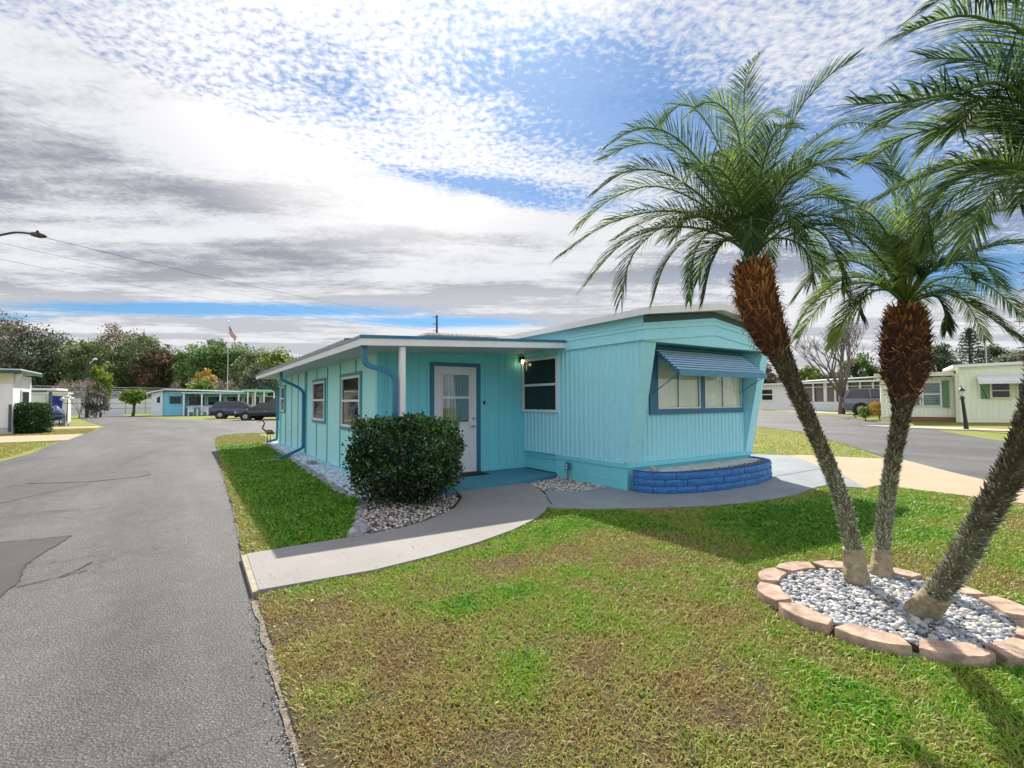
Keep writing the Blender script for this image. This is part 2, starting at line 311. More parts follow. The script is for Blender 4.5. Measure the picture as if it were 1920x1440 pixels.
class MB:
    def __init__(s): s.v = []; s.f = []
    def add(s, vs, fs):
        k = len(s.v); s.v += [tuple(v) for v in vs]; s.f += [tuple(i + k for i in f) for f in fs]; return s
    def box(s, x0, x1, y0, y1, z0, z1):
        return s.add([(x0, y0, z0), (x1, y0, z0), (x1, y1, z0), (x0, y1, z0), (x0, y0, z1), (x1, y0, z1), (x1, y1, z1), (x0, y1, z1)],
                     [(0, 3, 2, 1), (4, 5, 6, 7), (0, 1, 5, 4), (1, 2, 6, 5), (2, 3, 7, 6), (3, 0, 4, 7)])
    def hexa(s, b4, t4): return s.add(list(b4) + list(t4), [(0, 3, 2, 1), (4, 5, 6, 7), (0, 1, 5, 4), (1, 2, 6, 5), (2, 3, 7, 6), (3, 0, 4, 7)])
    def prism(s, poly, z0, z1):
        n = len(poly); zz = lambda z, i: z[i] if isinstance(z, (list, tuple)) else z
        return s.add([(p[0], p[1], zz(z0, i)) for i, p in enumerate(poly)] + [(p[0], p[1], zz(z1, i)) for i, p in enumerate(poly)],
                     [tuple(range(n))[::-1], tuple(range(n, 2 * n))] + [(i, (i + 1) % n, n + (i + 1) % n, n + i) for i in range(n)])
    def bar(s, a, b, w, h, up=(0, 0, 1)):
        a = Vector(a); b = Vector(b); d = (b - a).normalized(); u = Vector(up)
        sd = d.cross(u).normalized() * w / 2; u2 = sd.cross(d).normalized() * h / 2
        return s.hexa([a - sd - u2, a + sd - u2, b + sd - u2, b - sd - u2], [a - sd + u2, a + sd + u2, b + sd + u2, b - sd + u2])
    def tube(s, pts, r, n=8, cap=True):
        pts = [Vector(p) for p in pts]; k = len(s.v); m = len(pts)
        rr = r if isinstance(r, (list, tuple)) else [r] * m
        prev = None
        for i, p in enumerate(pts):
            d = (pts[min(i + 1, m - 1)] - pts[max(i - 1, 0)]).normalized()
            if prev is None: prev = d.orthogonal().normalized()
            u = (prev - d * prev.dot(d)).normalized(); prev = u; w = d.cross(u)
            for j in range(n):
                an = 2 * math.pi * j / n; s.v.append(tuple(p + (u * math.cos(an) + w * math.sin(an)) * rr[i]))
        for i in range(m - 1):
            for j in range(n):
                s.f.append((k + i * n + j, k + i * n + (j + 1) % n, k + (i + 1) * n + (j + 1) % n, k + (i + 1) * n + j))
        if cap: s.f.append(tuple(k + j for j in range(n))[::-1]); s.f.append(tuple(k + (m - 1) * n + j for j in range(n)))
        return s
    def rtube(s, pts, w, h, up=(0, 0, 1)):
        """rectangular duct"""
        pts = [Vector(p) for p in pts]; k = len(s.v); m = len(pts)
        for i, p in enumerate(pts):
            d = (pts[min(i + 1, m - 1)] - pts[max(i - 1, 0)]).normalized(); u = Vector(up)
            sd = d.cross(u); sd = sd.normalized() if sd.length > 1e-4 else Vector((1, 0, 0)); u2 = sd.cross(d).normalized()
            for q, e in ((-1, -1), (1, -1), (1, 1), (-1, 1)): s.v.append(tuple(p + sd * q * w / 2 + u2 * e * h / 2))
        for i in range(m - 1):
            for j in range(4): s.f.append((k + i * 4 + j, k + i * 4 + (j + 1) % 4, k + (i + 1) * 4 + (j + 1) % 4, k + (i + 1) * 4 + j))
        s.f.append((k + 3, k + 2, k + 1, k)); e = k + (m - 1) * 4; s.f.append((e, e + 1, e + 2, e + 3)); return s
    def lathe(s, prof, c=(0, 0, 0), n=16, axis='Z'):
        k = len(s.v)
        for r, z in prof:
            for j in range(n):
                an = 2 * math.pi * j / n; x, y = r * math.cos(an), r * math.sin(an)
                p = (x, y, z) if axis == 'Z' else ((x, z, y) if axis == 'Y' else (z, x, y))
                s.v.append((p[0] + c[0], p[1] + c[1], p[2] + c[2]))
        for i in range(len(prof) - 1):
            for j in range(n): s.f.append((k + i * n + j, k + i * n + (j + 1) % n, k + (i + 1) * n + (j + 1) % n, k + (i + 1) * n + j))
        s.f.append(tuple(k + j for j in range(n))[::-1]); e = k + (len(prof) - 1) * n; s.f.append(tuple(e + j for j in range(n))); return s
    def build(s, name, m, parent=None, smooth=False, bevel=0, world=True, xf=None):
        me = bpy.data.meshes.new(name); me.from_pydata(s.v, [], s.f)
        bm = bmesh.new(); bm.from_mesh(me)
        if xf is not None: bmesh.ops.transform(bm, matrix=xf, verts=bm.verts)
        bmesh.ops.recalc_face_normals(bm, faces=bm.faces)
        if bevel: bmesh.ops.bevel(bm, geom=bm.edges[:], offset=bevel, segments=2, affect='EDGES', clamp_overlap=True)
        bm.to_mesh(me); bm.free()
        if smooth:
            for p in me.polygons: p.use_smooth = True
        return link(name, me, m, parent, world)
def npmesh(name, V, F, m, parent=None, val=None, smooth=False, world=True):
    V = np.asarray(V, np.float32).reshape(-1, 3); F = np.asarray(F, np.int32); k = F.shape[1]
    me = bpy.data.meshes.new(name)
    me.vertices.add(len(V)); me.vertices.foreach_set('co', V.ravel())
    me.loops.add(F.size); me.loops.foreach_set('vertex_index', F.ravel())
    me.polygons.add(len(F)); me.polygons.foreach_set('loop_start', np.arange(0, F.size, k, dtype=np.int32))
    me.polygons.foreach_set('loop_total', np.full(len(F), k, np.int32))
    if smooth: me.polygons.foreach_set('use_smooth', np.ones(len(F), bool))
    me.update(calc_edges=True)
    if val is not None:
        at = me.attributes.new('v', 'FLOAT', 'POINT'); at.data.foreach_set('value', np.asarray(val, np.float32).ravel())
    return link(name, me, m, parent, world)
def copy_tree(o, parent=None):
    c = o.copy(); COL.objects.link(c)
    if parent is not None: c.parent = parent
    for ch in list(o.children): copy_tree(ch, c)
    return c
def rise(x): 
    t_ = min(1, max(0, (x - 27) / 15)); return .45 * t_ * t_ * (3 - 2 * t_)
def catmull(pts, n=8, closed=False):
    out = []; N = len(pts); P_ = [Vector(p) for p in pts]
    for i in range(N if closed else N - 1):
        g = (lambda k: P_[k % N]) if closed else (lambda k: P_[min(max(k, 0), N - 1)])
        p0, p1, p2, p3 = g(i - 1), g(i), g(i + 1), g(i + 2)
        for j in range(n):
            u = j / n
            out.append(.5 * (2 * p1 + (p2 - p0) * u + (2 * p0 - 5 * p1 + 4 * p2 - p3) * u * u + (3 * p1 - p0 - 3 * p2 + p3) * u ** 3))
    if not closed: out.append(P_[-1])
    return out
def sheet(name, poly, z0, z1, m, kind='structure', bevel=0):
    return tag(MB().prism([(p[0], p[1]) for p in poly], z0, z1).build(name, m, bevel=bevel), kind=kind)

def vnoise(x, y, s, seed=0):
    x = np.asarray(x) / s + 100.3 + seed * 17.7; y = np.asarray(y) / s + 77.1 + seed * 9.1
    xi = np.floor(x).astype(int); yi = np.floor(y).astype(int); fx = x - xi; fy = y - yi
    fx = fx * fx * (3 - 2 * fx); fy = fy * fy * (3 - 2 * fy)
    h = lambda a, b: (np.sin(a * 127.1 + b * 311.7 + seed * 13.7) * 43758.5453) % 1.0
    return (h(xi, yi) * (1 - fx) + h(xi + 1, yi) * fx) * (1 - fy) + (h(xi, yi + 1) * (1 - fx) + h(xi + 1, yi + 1) * fx) * fy
def inpoly(x, y, poly):
    x = np.asarray(x); y = np.asarray(y); ins = np.zeros(x.shape, bool); n = len(poly)
    for i in range(n):
        x1, y1 = poly[i][0], poly[i][1]; x2, y2 = poly[(i + 1) % n][0], poly[(i + 1) % n][1]
        if y1 == y2: continue
        c = ((y1 > y) != (y2 > y)) & (x < (x2 - x1) * (y - y1) / (y2 - y1) + x1); ins ^= c
    return ins

# ------------------------------------------------------------------ the ground, roads and walks
def ground_grid():
    xs = np.concatenate([np.linspace(-220, -20, 9), np.linspace(-10, 60, 71), np.linspace(70, 320, 9)])
    ys = np.concatenate([np.linspace(-60, 60, 61), np.linspace(75, 420, 12)])
    V = [(x, y, rise(x) - .02) for y in ys for x in xs]; nx = len(xs)
    F = [(j * nx + i, j * nx + i + 1, (j + 1) * nx + i + 1, (j + 1) * nx + i) for j in range(len(ys) - 1) for i in range(nx - 1)]
    return npmesh('ground', V, F, farm)
tag(ground_grid(), kind='structure')
def strip(name, left, right, m, dz, n=12, kind='structure'):
    A = catmull([(p[0], p[1], 0) for p in left], n); B = catmull([(p[0], p[1], 0) for p in right], n)
    V = []; K = 9
    for a_, b_ in zip(A, B):
        for k in range(K + 1):
            p = a_.lerp(b_, k / K); V.append((p.x, p.y, rise(p.x) + dz))
    F = [(i * (K + 1) + k, i * (K + 1) + k + 1, (i + 1) * (K + 1) + k + 1, (i + 1) * (K + 1) + k) for i in range(len(A) - 1) for k in range(K)]
    return tag(npmesh(name, V, F, m), kind=kind)
# left road with its branch behind the house
rl = [(.40, -3), (.41, 2.2), (.43, 3.0), (.47, 4.2), (.53, 5.4), (.60, 7.8), (.70, 11.9), (.82, 16), (.95, 20.2), (1.1, 24.1), (1.5, 26.0), (2.3, 26.7), (3.4, 26.9), (8, 27), (25, 27), (25, 47), (6, 47.5), (2.9, 49.5), (.6, 51.8), (-2.1, 60), (-4.0, 66), (-6.5, 79), (-7.9, 96), (-12, 90), (-8.2, 62), (-6.9, 55), (-5.6, 48), (-4.3, 42), (-4.24, 39), (-3.95, 34), (-4.1, 31), (-4.07, 26), (-3.8, 20.3), (-3.95, 17.9), (-4.3, 12), (-4.3, -3)]
sheet('road', rl, -.03, 0.0, asphm)
# asphalt repairs
sheet('asphalt_repair', [(-4.2, 7.9), (-2.6, 7.62), (-1.62, 7.5), (-1.03, 7.42), (-1.12, 6.9), (-1.2, 6.3), (-1.13, 5.8), (-1.17, 5.3), (-1.4, 4.8), (-1.45, 4.2), (-4.2, 3.6)], .001, .006, patchm)
sheet('asphalt_repair', [(-2.4, 12.7), (-2.2, 13.5), (-1.4, 13.6), (-.67, 13.55), (-.56, 12.8), (-.75, 12.5), (-1.5, 12.3)], .001, .004, mat('asphalt_patch_light', (.075, .075, .077), .8, var=.2, vscale=40, bump=.5, bscale=150))
ck = MB()
def crack(pts, w=.012):
    pts = [Vector((p[0], p[1], 0)) for p in pts]; q = []
    for i in range(len(pts) - 1):
        n_ = max(2, int((pts[i + 1] - pts[i]).length / .06))
        for j in range(n_):
            p = pts[i].lerp(pts[i + 1], j / n_); q.append(p + Vector((random.uniform(-.012, .012), random.uniform(-.012, .012), 0)))
    q.append(pts[-1])
    for i in range(len(q) - 1):
        d = (q[i + 1] - q[i]).normalized(); s_ = Vector((-d.y, d.x, 0)) * w * random.uniform(.35, .8)
        ck.add([q[i] - s_ + Vector((0, 0, .0075)), q[i + 1] - s_ + Vector((0, 0, .0075)), q[i + 1] + s_ + Vector((0, 0, .0075)), q[i] + s_ + Vector((0, 0, .0075))], [(0, 1, 2, 3)])
for c_ in ([(-4.2, 7.9), (-2.6, 7.62), (-1.62, 7.5), (-1.03, 7.42), (-1.12, 6.9), (-1.2, 6.3), (-1.13, 5.8), (-1.17, 5.3), (-1.4, 4.8)], [(-2.4, 12.7), (-2.2, 13.5), (-1.4, 13.6), (-.67, 13.55), (-.56, 12.8), (-.75, 12.5), (-1.5, 12.3), (-2.4, 12.7), (-3.6, 11.2), (-4.2, 10.1)],
           [(-1.1, 5.62), (-.93, 5.7), (-.8, 5.76), (-.7, 5.82)], [(-.86, 5.75), (-.74, 5.95), (-.7, 6.1)], [(-1.4, 12.2), (-2.1, 10.8), (-2.6, 9.7)], [(-.9, 9.1), (-1.5, 9.15), (-2.2, 9.05)], [(-1.3, 15), (-.9, 18), (-.2, 21), (.3, 23)], [(-.8, 15), (.7, 15.3)], [(-1.6, 9.3), (-1.2, 9.25)]): crack(c_)
tag(ck.build('road_cracks', crackm), kind='structure')
# tan drive and grass on the far left
sheet('driveway', [(-3.9, 26.4), (-4.0, 31.3), (-14, 31.3), (-14, 26.0)], -.02, .02, tanm)
sheet('driveway', [(-4.3, 38.4), (-4.5, 41.3), (-12, 41.3), (-12, 38.4)], -.02, .018, tanm)
# right street
nearE = [(9.5, -4), (10.3, .6), (11.06, 2.1), (12.2, 3.15), (13.9, 4.55), (17.6, 7.1), (23.8, 11.8), (26.6, 15.4), (30, 21), (36, 32), (46, 50)]
farE = [(17, -4), (20, .6), (22, 2.8), (23.8, 4.5), (25.3, 5.8), (29.2, 8.2), (33.5, 11.9), (37.8, 16.2), (42.5, 23), (50, 33), (62, 50)]
strip('street', nearE, farE, asphm, -.004)

# the near lawns carry a lushness and painted-shade value read by the grass material
walk1 = [(.50, 4.30), (1.38, 4.25), (1.95, 4.33), (2.56, 4.48), (3.1, 4.68), (3.6, 4.95), (4.0, 5.25), (4.32, 5.62), (4.62, 6.05), (4.85, 6.52), (5.0, 6.9), (5.04, 7.2), (3.67, 7.16), (3.55, 6.75), (3.34, 6.42), (3.08, 6.08), (2.77, 5.83), (2.45, 5.62), (2.12, 5.48), (1.63, 5.41), (.9, 5.40), (.52, 5.38)]
walk2 = [(4.14, 5.43), (4.3, 5.25), (4.6, 4.98), (5.16, 4.67), (5.6, 4.42), (6.1, 4.2), (6.7, 4.05), (7.25, 3.98), (7.9, 3.98), (8.59, 4.10), (9.1, 4.12), (9.32, 3.63), (10.94, 4.73), (13.2, 6.9), (12.7, 7.6), (11.5, 8.6), (9.5, 8.6), (9.5, 5.66), (5.95, 5.66), (5.95, 6.05), (5.26, 6.12), (4.87, 6.42), (4.6, 6.0)]
tanp = [(9.33, 3.62), (9.9, 3.62), (9.82, 2.23), (9.6, .4), (9.2, -3), (9.9, -3), (10.45, .6), (11.15, 2.1), (12.0, 2.75), (12.85, 3.5), (14.5, 4.8), (14.37, 5.2), (13.92, 6.1), (13.65, 6.75), (13.25, 6.9), (10.97, 4.72)]
sheet('path', walk1, -.03, .05, walkm, bevel=0)
sheet('path', [(x, y) for x, y in walk2], -.03, .043, patiom)
sheet('driveway', tanp, -.03, .035, tanm)
# edge of the walk where it meets the road, and a joint line in the patio
sheet('path_apron', [(.455, 4.28), (.50, 4.30), (.52, 5.38), (.47, 5.36)], -.02, .045, mat('apron_concrete', (.33, .30, .24), .9, var=.3, vscale=14, bump=.5))
jt = MB(); 
for (p, q) in (((9.0, 5.1), (11.4, 5.15)), ((4.75, 6.30), (4.30, 5.50))):
    p = Vector((*p, .0475)); q = Vector((*q, .0475)); d = (q - p).normalized(); s_ = Vector((-d.y, d.x, 0)) * .008
    jt.add([p - s_, q - s_, q + s_, p + s_], [(0, 1, 2, 3)])
tag(jt.build('path_joint', crackm), kind='structure')
porch = [(2.72, 7.14), (5.04, 7.2), (5.40, 7.28), (5.96, 7.46), (5.96, 8.58), (2.72, 8.58)]
sheet('porch_slab', porch, -.02, .1, slabm)
bedL = [(1.60, 5.44), (1.72, 5.9), (1.9, 6.6), (2.28, 7.4), (2.14, 8.1), (2.2, 10), (2.3, 13), (2.4, 17), (2.48, 20.2), (2.86, 20.2), (2.86, 8.6), (2.70, 8.6), (2.70, 7.14), (3.62, 7.14), (3.5, 6.78), (3.28, 6.44), (3.02, 6.12), (2.72, 5.88), (2.4, 5.68), (2.1, 5.54)]
bedR = [(4.90, 6.44), (5.27, 6.15), (5.96, 6.08), (5.96, 7.44), (5.40, 7.26), (5.06, 7.16), (5.02, 6.85)]
sheet('planting_bed', bedL, -.02, .012, bedm); sheet('planting_bed', bedR, -.02, .012, bedm)
RC = (4.17, 1.52)
def lush(x, y):
    v = .43 + .54 * (vnoise(x, y, .9, 1) - .5) + .42 * (vnoise(x, y, .3, 2) - .5) + .28 * (vnoise(x, y, .1, 3) - .5)
    def g(cx, cy, rx, ry, a): return a * np.exp(-((x - cx) / rx) ** 2 - ((y - cy) / ry) ** 2)
    v = v + g(2.9, 4.35, .55, .35, .45) + g(3.7, 4.6, .6, .5, .35) + g(2.6, 1.2, .5, .4, .42) + g(3.3, .3, 1, .6, .4) + g(1.4, 2.1, .35, .25, .3) + g(5.9, 3.4, 1.7, 1.0, .62) + g(7.4, 3.2, 1.5, .9, .35) + g(2.0, 3.2, .5, .2, .22)  # the strongest, widest patch paints the trailer's shadow deep green
    v = v - g(2.7, 3.75, .35, .25, .4) - g(1.3, 2.9, .4, .3, .3) - g(2.0, 2.2, .4, .2, .38) - g(2.15, 1.5, .25, .3, .35) - g(1.7, 1.7, .3, .2, .3) - g(2.9, 2.3, .35, .25, .35) - g(.75, 3.7, .3, .5, .2) - g(2.7, 3.0, .3, .18, .25) - g(3.35, 3.1, .3, .15, .2) - g(1.0, 1.9, .3, .2, .2)
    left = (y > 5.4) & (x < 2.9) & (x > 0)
    v = np.where(left, .93 + .25 * (vnoise(x, y, .5, 5) - .5) + .2 * (vnoise(x, y, .12, 6) - .5), v)  # strip kept deep green to paint the annex shade
    v = np.where(left, v - .5 * np.exp(-((x - .6 - .0125 * (y - 5)) / .16) ** 2), v)  # yellowed margin paints the sunlit edge by the road
    v = np.where(left & (y > 19.3), .36 + .3 * (vnoise(x, y, .4, 5) - .5), v)  # straw tone past the shadow's far edge paints the sun there
    # the strip by the road is drier
    v = np.where(~left, v - .22 * np.exp(-((x - .45) / .12) ** 2), v)
    v = np.where((y > 31) & (x < -3), v - .18, v); v = np.where(x > 12.5, v - .02, v)
    return np.clip(v, 0, 1)
lawnA = [(.44, -1.5), (.44, 2.2), (.46, 3.0), (.50, 4.29)] + walk1[1:9] + [(4.15, 5.42), (4.3, 5.24), (4.6, 4.97), (5.16, 4.66), (5.6, 4.41), (6.1, 4.19), (6.7, 4.04), (7.25, 3.97), (7.9, 3.97), (8.59, 4.09), (9.1, 4.11), (9.32, 3.62), (9.9, 3.62), (9.82, 2.23), (9.6, .4), (9.2, -1.5)]
lawnB = [(.50, 5.40), (.56, 5.43), (1.60, 5.43), (1.72, 5.9), (1.9, 6.6), (2.26, 7.4), (2.13, 8.1), (2.19, 10), (2.29, 13), (2.39, 17), (2.47, 20.2), (2.9, 20.3), (2.9, 26.85), (2.2, 26.7), (1.5, 26), (1.1, 24.1), (.95, 20.2), (.82, 16), (.70, 11.9), (.60, 7.8)]
lawnC = [(14.0, 5.0), (17.6, 7.15), (23.8, 11.85), (26.6, 15.5), (30, 21), (34, 29), (20, 26), (9.6, 26), (9.6, 8.7), (11.5, 8.7), (12.75, 7.65), (13.25, 6.95), (13.7, 6.75), (13.95, 6.1), (14.37, 5.2)]
def lawn(poly, step, name='lawn_soil'):
    px = [p[0] for p in poly]; py = [p[1] for p in poly]
    xs = np.arange(min(px), max(px) + step, step); ys = np.arange(min(py), max(py) + step, step); nx = len(xs)
    Xg, Yg = np.meshgrid(xs, ys); ins = inpoly(Xg + step / 2, Yg + step / 2, poly)
    V = np.stack([Xg.ravel(), Yg.ravel(), (.014 + .016 * (vnoise(Xg, Yg, .35, 9) - .3)).ravel()], 1)
    jj, ii = np.nonzero(ins[:-1, :-1]); F = np.stack([jj * nx + ii, jj * nx + ii + 1, (jj + 1) * nx + ii + 1, (jj + 1) * nx + ii], 1)
    return tag(npmesh(name, V, F, lawnm, val=lush(Xg, Yg).ravel(), smooth=True), kind='structure')
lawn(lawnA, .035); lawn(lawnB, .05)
# sandy strip between asphalt and lawn
def edge_band(pts, w, z, seed):
    V = []; F = []; q = catmull([(p[0], p[1], 0) for p in pts], 14)
    for i, p in enumerate(q):
        ww = w * (.3 + 1.5 * float(vnoise(p.x * 3, p.y * 3, .3, seed))); V += [(p.x - ww, p.y, z), (p.x + .09, p.y, z)]
    F = [(2 * i, 2 * i + 1, 2 * i + 3, 2 * i + 2) for i in range(len(q) - 1)]
    tag(npmesh('road_shoulder', V, F, soilm), kind='structure')
edge_band([(.42, -2), (.42, 1), (.42, 2.2), (.44, 3.0), (.46, 4.2)], .018, .0085, 3)
edge_band([(.50, 5.45), (.60, 7.8), (.70, 11.9), (.82, 16), (.95, 20.2), (1.08, 23.8)], .018, .0085, 4)

def blades(name, poly, dens_fn, n_try, hgt, wid, exclude=None):
    px = [p[0] for p in poly]; py = [p[1] for p in poly]
    x = rng.uniform(min(px), max(px), n_try); y = rng.uniform(min(py), max(py), n_try)
    dep = x * .5515 + y * .8334; rt = x * .834 - y * .5517
    k = inpoly(x, y, poly) & (dep > .9) & (np.abs(rt) < dep * 1.15 + .5) & (rng.random(n_try) < dens_fn(x, y, dep))
    if exclude is not None: k &= ~exclude(x, y)
    x, y, dep = x[k], y[k], dep[k]; n = len(x)
    v = lush(x, y); sc = np.clip(dep / 3.0, .8, 3.0) ** .6
    h = hgt * rng.uniform(.5, 1.3, n) * (.65 + .6 * v); w = wid * sc * rng.uniform(.7, 1.3, n)
    an = rng.uniform(0, 2 * np.pi, n); la = rng.uniform(0, 2 * np.pi, n); lean = h * rng.uniform(.3, 1.5, n)
    wx, wy = np.cos(an) * w, np.sin(an) * w; lx, ly = np.cos(la) * lean, np.sin(la) * lean
    z0 = np.full(n, .006)
    V = np.stack([np.stack([x - wx, y - wy, z0], 1), np.stack([x + wx, y + wy, z0], 1),
                  np.stack([x + lx * .45 + wx * .8, y + ly * .45 + wy * .8, z0 + h * .7], 1), np.stack([x + lx * .45 - wx * .8, y + ly * .45 - wy * .8, z0 + h * .7], 1),
                  np.stack([x + lx, y + ly, z0 + h * rng.uniform(.7, 1.1, n)], 1)], 1).reshape(-1, 3)
    b5 = (np.arange(n) * 5)[:, None]
    T = np.concatenate([b5 + np.array([0, 1, 2]), b5 + np.array([0, 2, 3]), b5 + np.array([3, 2, 4])])
    val = np.clip(v + rng.normal(0, .18, n), 0, 1)
    o = npmesh(name, V, T, grassm, val=np.repeat(val, 5)); return o
lawnL1 = [(-4.15, 17.5), (-4.05, 20), (-4.1, 25.9), (-13, 25.9), (-13, 17.5)]; lawnL2 = [(-4.05, 31.4), (-4.0, 34), (-4.3, 38.3), (-9, 38.3), (-9, 31.4)]
inring = lambda x, y: ((x - RC[0]) ** 2 + (y - RC[1]) ** 2) < .84 ** 2
o = blades('grass', lawnA, lambda x, y, d: np.clip(1.7 / (1 + .62 * (d - 1.6)), .14, 1) * np.clip(.55 + .7 * lush(x, y), 0, 1), 1150000, .038, .0048, inring)
tag(o, 'yellow green lawn with brown dry patches and lush clumps in front of the walk', 'grass', kind='stuff')
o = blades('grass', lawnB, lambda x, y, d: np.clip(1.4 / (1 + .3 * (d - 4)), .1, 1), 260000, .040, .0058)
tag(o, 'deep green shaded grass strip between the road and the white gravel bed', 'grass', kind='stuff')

for pl_, n_, lab_ in ((lawnC, 130000, 'sunlit yellow green grass between the tan driveway and the right street'), (lawnL1, 50000, 'short green grass in front of the tan drive on the far left'), (lawnL2, 40000, 'dry yellow grass between the two drives on the left')):
    o = blades('grass', pl_, lambda x, y, d: np.clip(9 / d, .05, 1), n_, .045, .006); tag(o, lab_, 'grass', kind='stuff')
# ------------------------------------------------------------------ pebbles
def ico():
    bm = bmesh.new(); bmesh.ops.create_icosphere(bm, subdivisions=1, radius=1); V = np.array([v.co[:] for v in bm.verts]); F = np.array([[v.index for v in f.verts] for f in bm.faces]); bm.free(); return V, F
IV, IF = ico()
bm_ = bmesh.new(); bmesh.ops.create_icosphere(bm_, subdivisions=2, radius=1); IV2 = np.array([v.co[:] for v in bm_.verts]); IF2 = np.array([[v.index for v in f.verts] for f in bm_.faces]); bm_.free()
def stones(name, x, y, z, size, m, hi=False, val=None):
    bv, bf = (IV2, IF2) if hi else (IV, IF)
    n = len(x); nv = len(bv); an = rng.uniform(0, 2 * np.pi, n)
    s = np.stack([size * rng.uniform(.8, 1.35, n), size * rng.uniform(.6, .95, n), size * rng.uniform(.45, .75, n)], 1)
    jit = 1 + (rng.random((n, nv, 1)) - .5) * (.24 if hi else .3)
    V = bv[None] * jit * s[:, None]
    tl = rng.uniform(-.35, .35, n)
    c, sn = np.cos(tl)[:, None], np.sin(tl)[:, None]; vx = V[..., 0] * c - V[..., 2] * sn; vz = V[..., 0] * sn + V[..., 2] * c; V = np.stack([vx, V[..., 1], vz], -1)
    c, sn = np.cos(an)[:, None], np.sin(an)[:, None]; V = np.stack([V[..., 0] * c - V[..., 1] * sn + x[:, None], V[..., 0] * sn + V[..., 1] * c + y[:, None], V[..., 2] + z[:, None]], -1)
    F = (bf[None] + (np.arange(n) * nv)[:, None, None]).reshape(-1, 3)
    if val is None: val = rng.random(n)
    return npmesh(name, V.reshape(-1, 3), F, m, val=np.repeat(val, nv), smooth=True)
def scatter(poly, n):
    px = [p[0] for p in poly]; py = [p[1] for p in poly]
    x = rng.uniform(min(px), max(px), n); y = rng.uniform(min(py), max(py), n); k = inpoly(x, y, poly); return x[k], y[k]
# ring bed
n = 3000; rr = np.sqrt(rng.random(n)) * .66; aa = rng.uniform(0, 2 * np.pi, n)
x = RC[0] + rr * np.cos(aa); y = RC[1] + rr * np.sin(aa)
tag(stones('gravel', x, y, .058 + .015 * rng.random(n) - rr * .02, rng.uniform(.008, .027, n) , pebw, True), 'white and blue grey pebbles inside the pink edging ring around the palms', 'gravel', kind='stuff')
tag(MB().lathe([(.68, .0), (.66, .05), (.01, .062)], (RC[0], RC[1], 0), 32).build('planting_bed', bedm), kind='structure')
# left bed: blue-white chips along the wall, browner stone round the bush
x, y = scatter([p for p in bedL], 60000); k = (y > 7.6) & (rng.random(len(x)) < np.clip(1.0 - (y - 8) * .04, .5, 1)) ; xx, yy = x[k][:9000], y[k][:9000]
chip = mat('blue_white_chips', (0, 0, 0), build=attr_col([(0, (.22, .33, .48)), (.3, (.40, .50, .64)), (.7, (.66, .72, .80)), (1, (.85, .88, .92))], rough=.6))
tag(stones('gravel', xx, yy, np.full(len(xx), .022) + .012 * rng.random(len(xx)), rng.uniform(.012, .024, len(xx)) * np.clip(1 + (yy - 8) * .04, 1, 1.5), chip), 'blue white stone chips in the narrow bed under the side windows', 'gravel', kind='stuff')
x, y = scatter([p for p in bedL if p[1] < 8.7], 5200)
k = y <= 7.7; x, y = x[k], y[k]
tag(stones('gravel', x, y, np.full(len(x), .02) + .02 * rng.random(len(x)), rng.uniform(.013, .026, len(x)), pebd), 'brown and grey pebbles around the round leafy bush', 'gravel', kind='stuff')
x, y = scatter(bedR, 2400)
tag(stones('gravel', x, y, np.full(len(x), .02) + .02 * rng.random(len(x)), rng.uniform(.014, .03, len(x)), pebd), 'brown and grey pebbles between the porch slab and the trailer skirt', 'gravel', kind='stuff')
# scattered grit at the road shoulder
yy = np.concatenate([rng.uniform(1.4, 4.3, 900), rng.uniform(5.4, 16, 500)]); xx = .40 + np.interp(yy, [2, 5, 8, 12, 20], [.02, .1, .19, .29, .5]) + rng.normal(0, .035, len(yy))
tag(stones('grit', xx, yy, np.full(len(xx), .008), rng.uniform(.003, .008, len(xx)), mat('dark_grit', (0, 0, 0), build=attr_col([(0, (.05, .04, .03)), (.6, (.22, .19, .15)), (1, (.5, .46, .4))]))), 'loose sandy grit along the right edge of the road', 'gravel', kind='stuff')
# edging stones of the ring
N_ = 12
for i in range(N_):
    a0 = 2 * math.pi * (i + .04) / N_; a1 = 2 * math.pi * (i + .96) / N_; am = (a0 + a1) / 2
    ro, ri = .84 + random.uniform(-.015, .015), .66; zt = .080 + random.uniform(-.006, .008)
    pts = []
    for k in range(5):
        an = a0 + (a1 - a0) * k / 4; r_ = ro - (.045 if k in (0, 4) else (.012 if k in (1, 3) else 0)); pts.append((RC[0] + r_ * math.cos(an), RC[1] + r_ * math.sin(an)))
    for k in (2, 1, 0):
        an = a0 + (a1 - a0) * (.1 + .4 * k) ; pts.append((RC[0] + ri * math.cos(an), RC[1] + ri * math.sin(an)))
    tl = random.uniform(-.006, .006)
    vv = math.cos(am - math.atan2(-RC[1], -RC[0]))
    bmx = MB().prism(pts, 0.0, [zt + tl * (k - 4) / 4 for k in range(8)])
    o = bmx.build('edging_stone', pinkst, bevel=.0035)
    where = 'on the camera side' if vv > .5 else ('on the far side behind the trunks' if vv < -.5 else 'on the flank')
    tag(o, 'pink edging block %s of the palm bed ring' % where, 'edging stone', 'pink edging blocks round the palm bed')
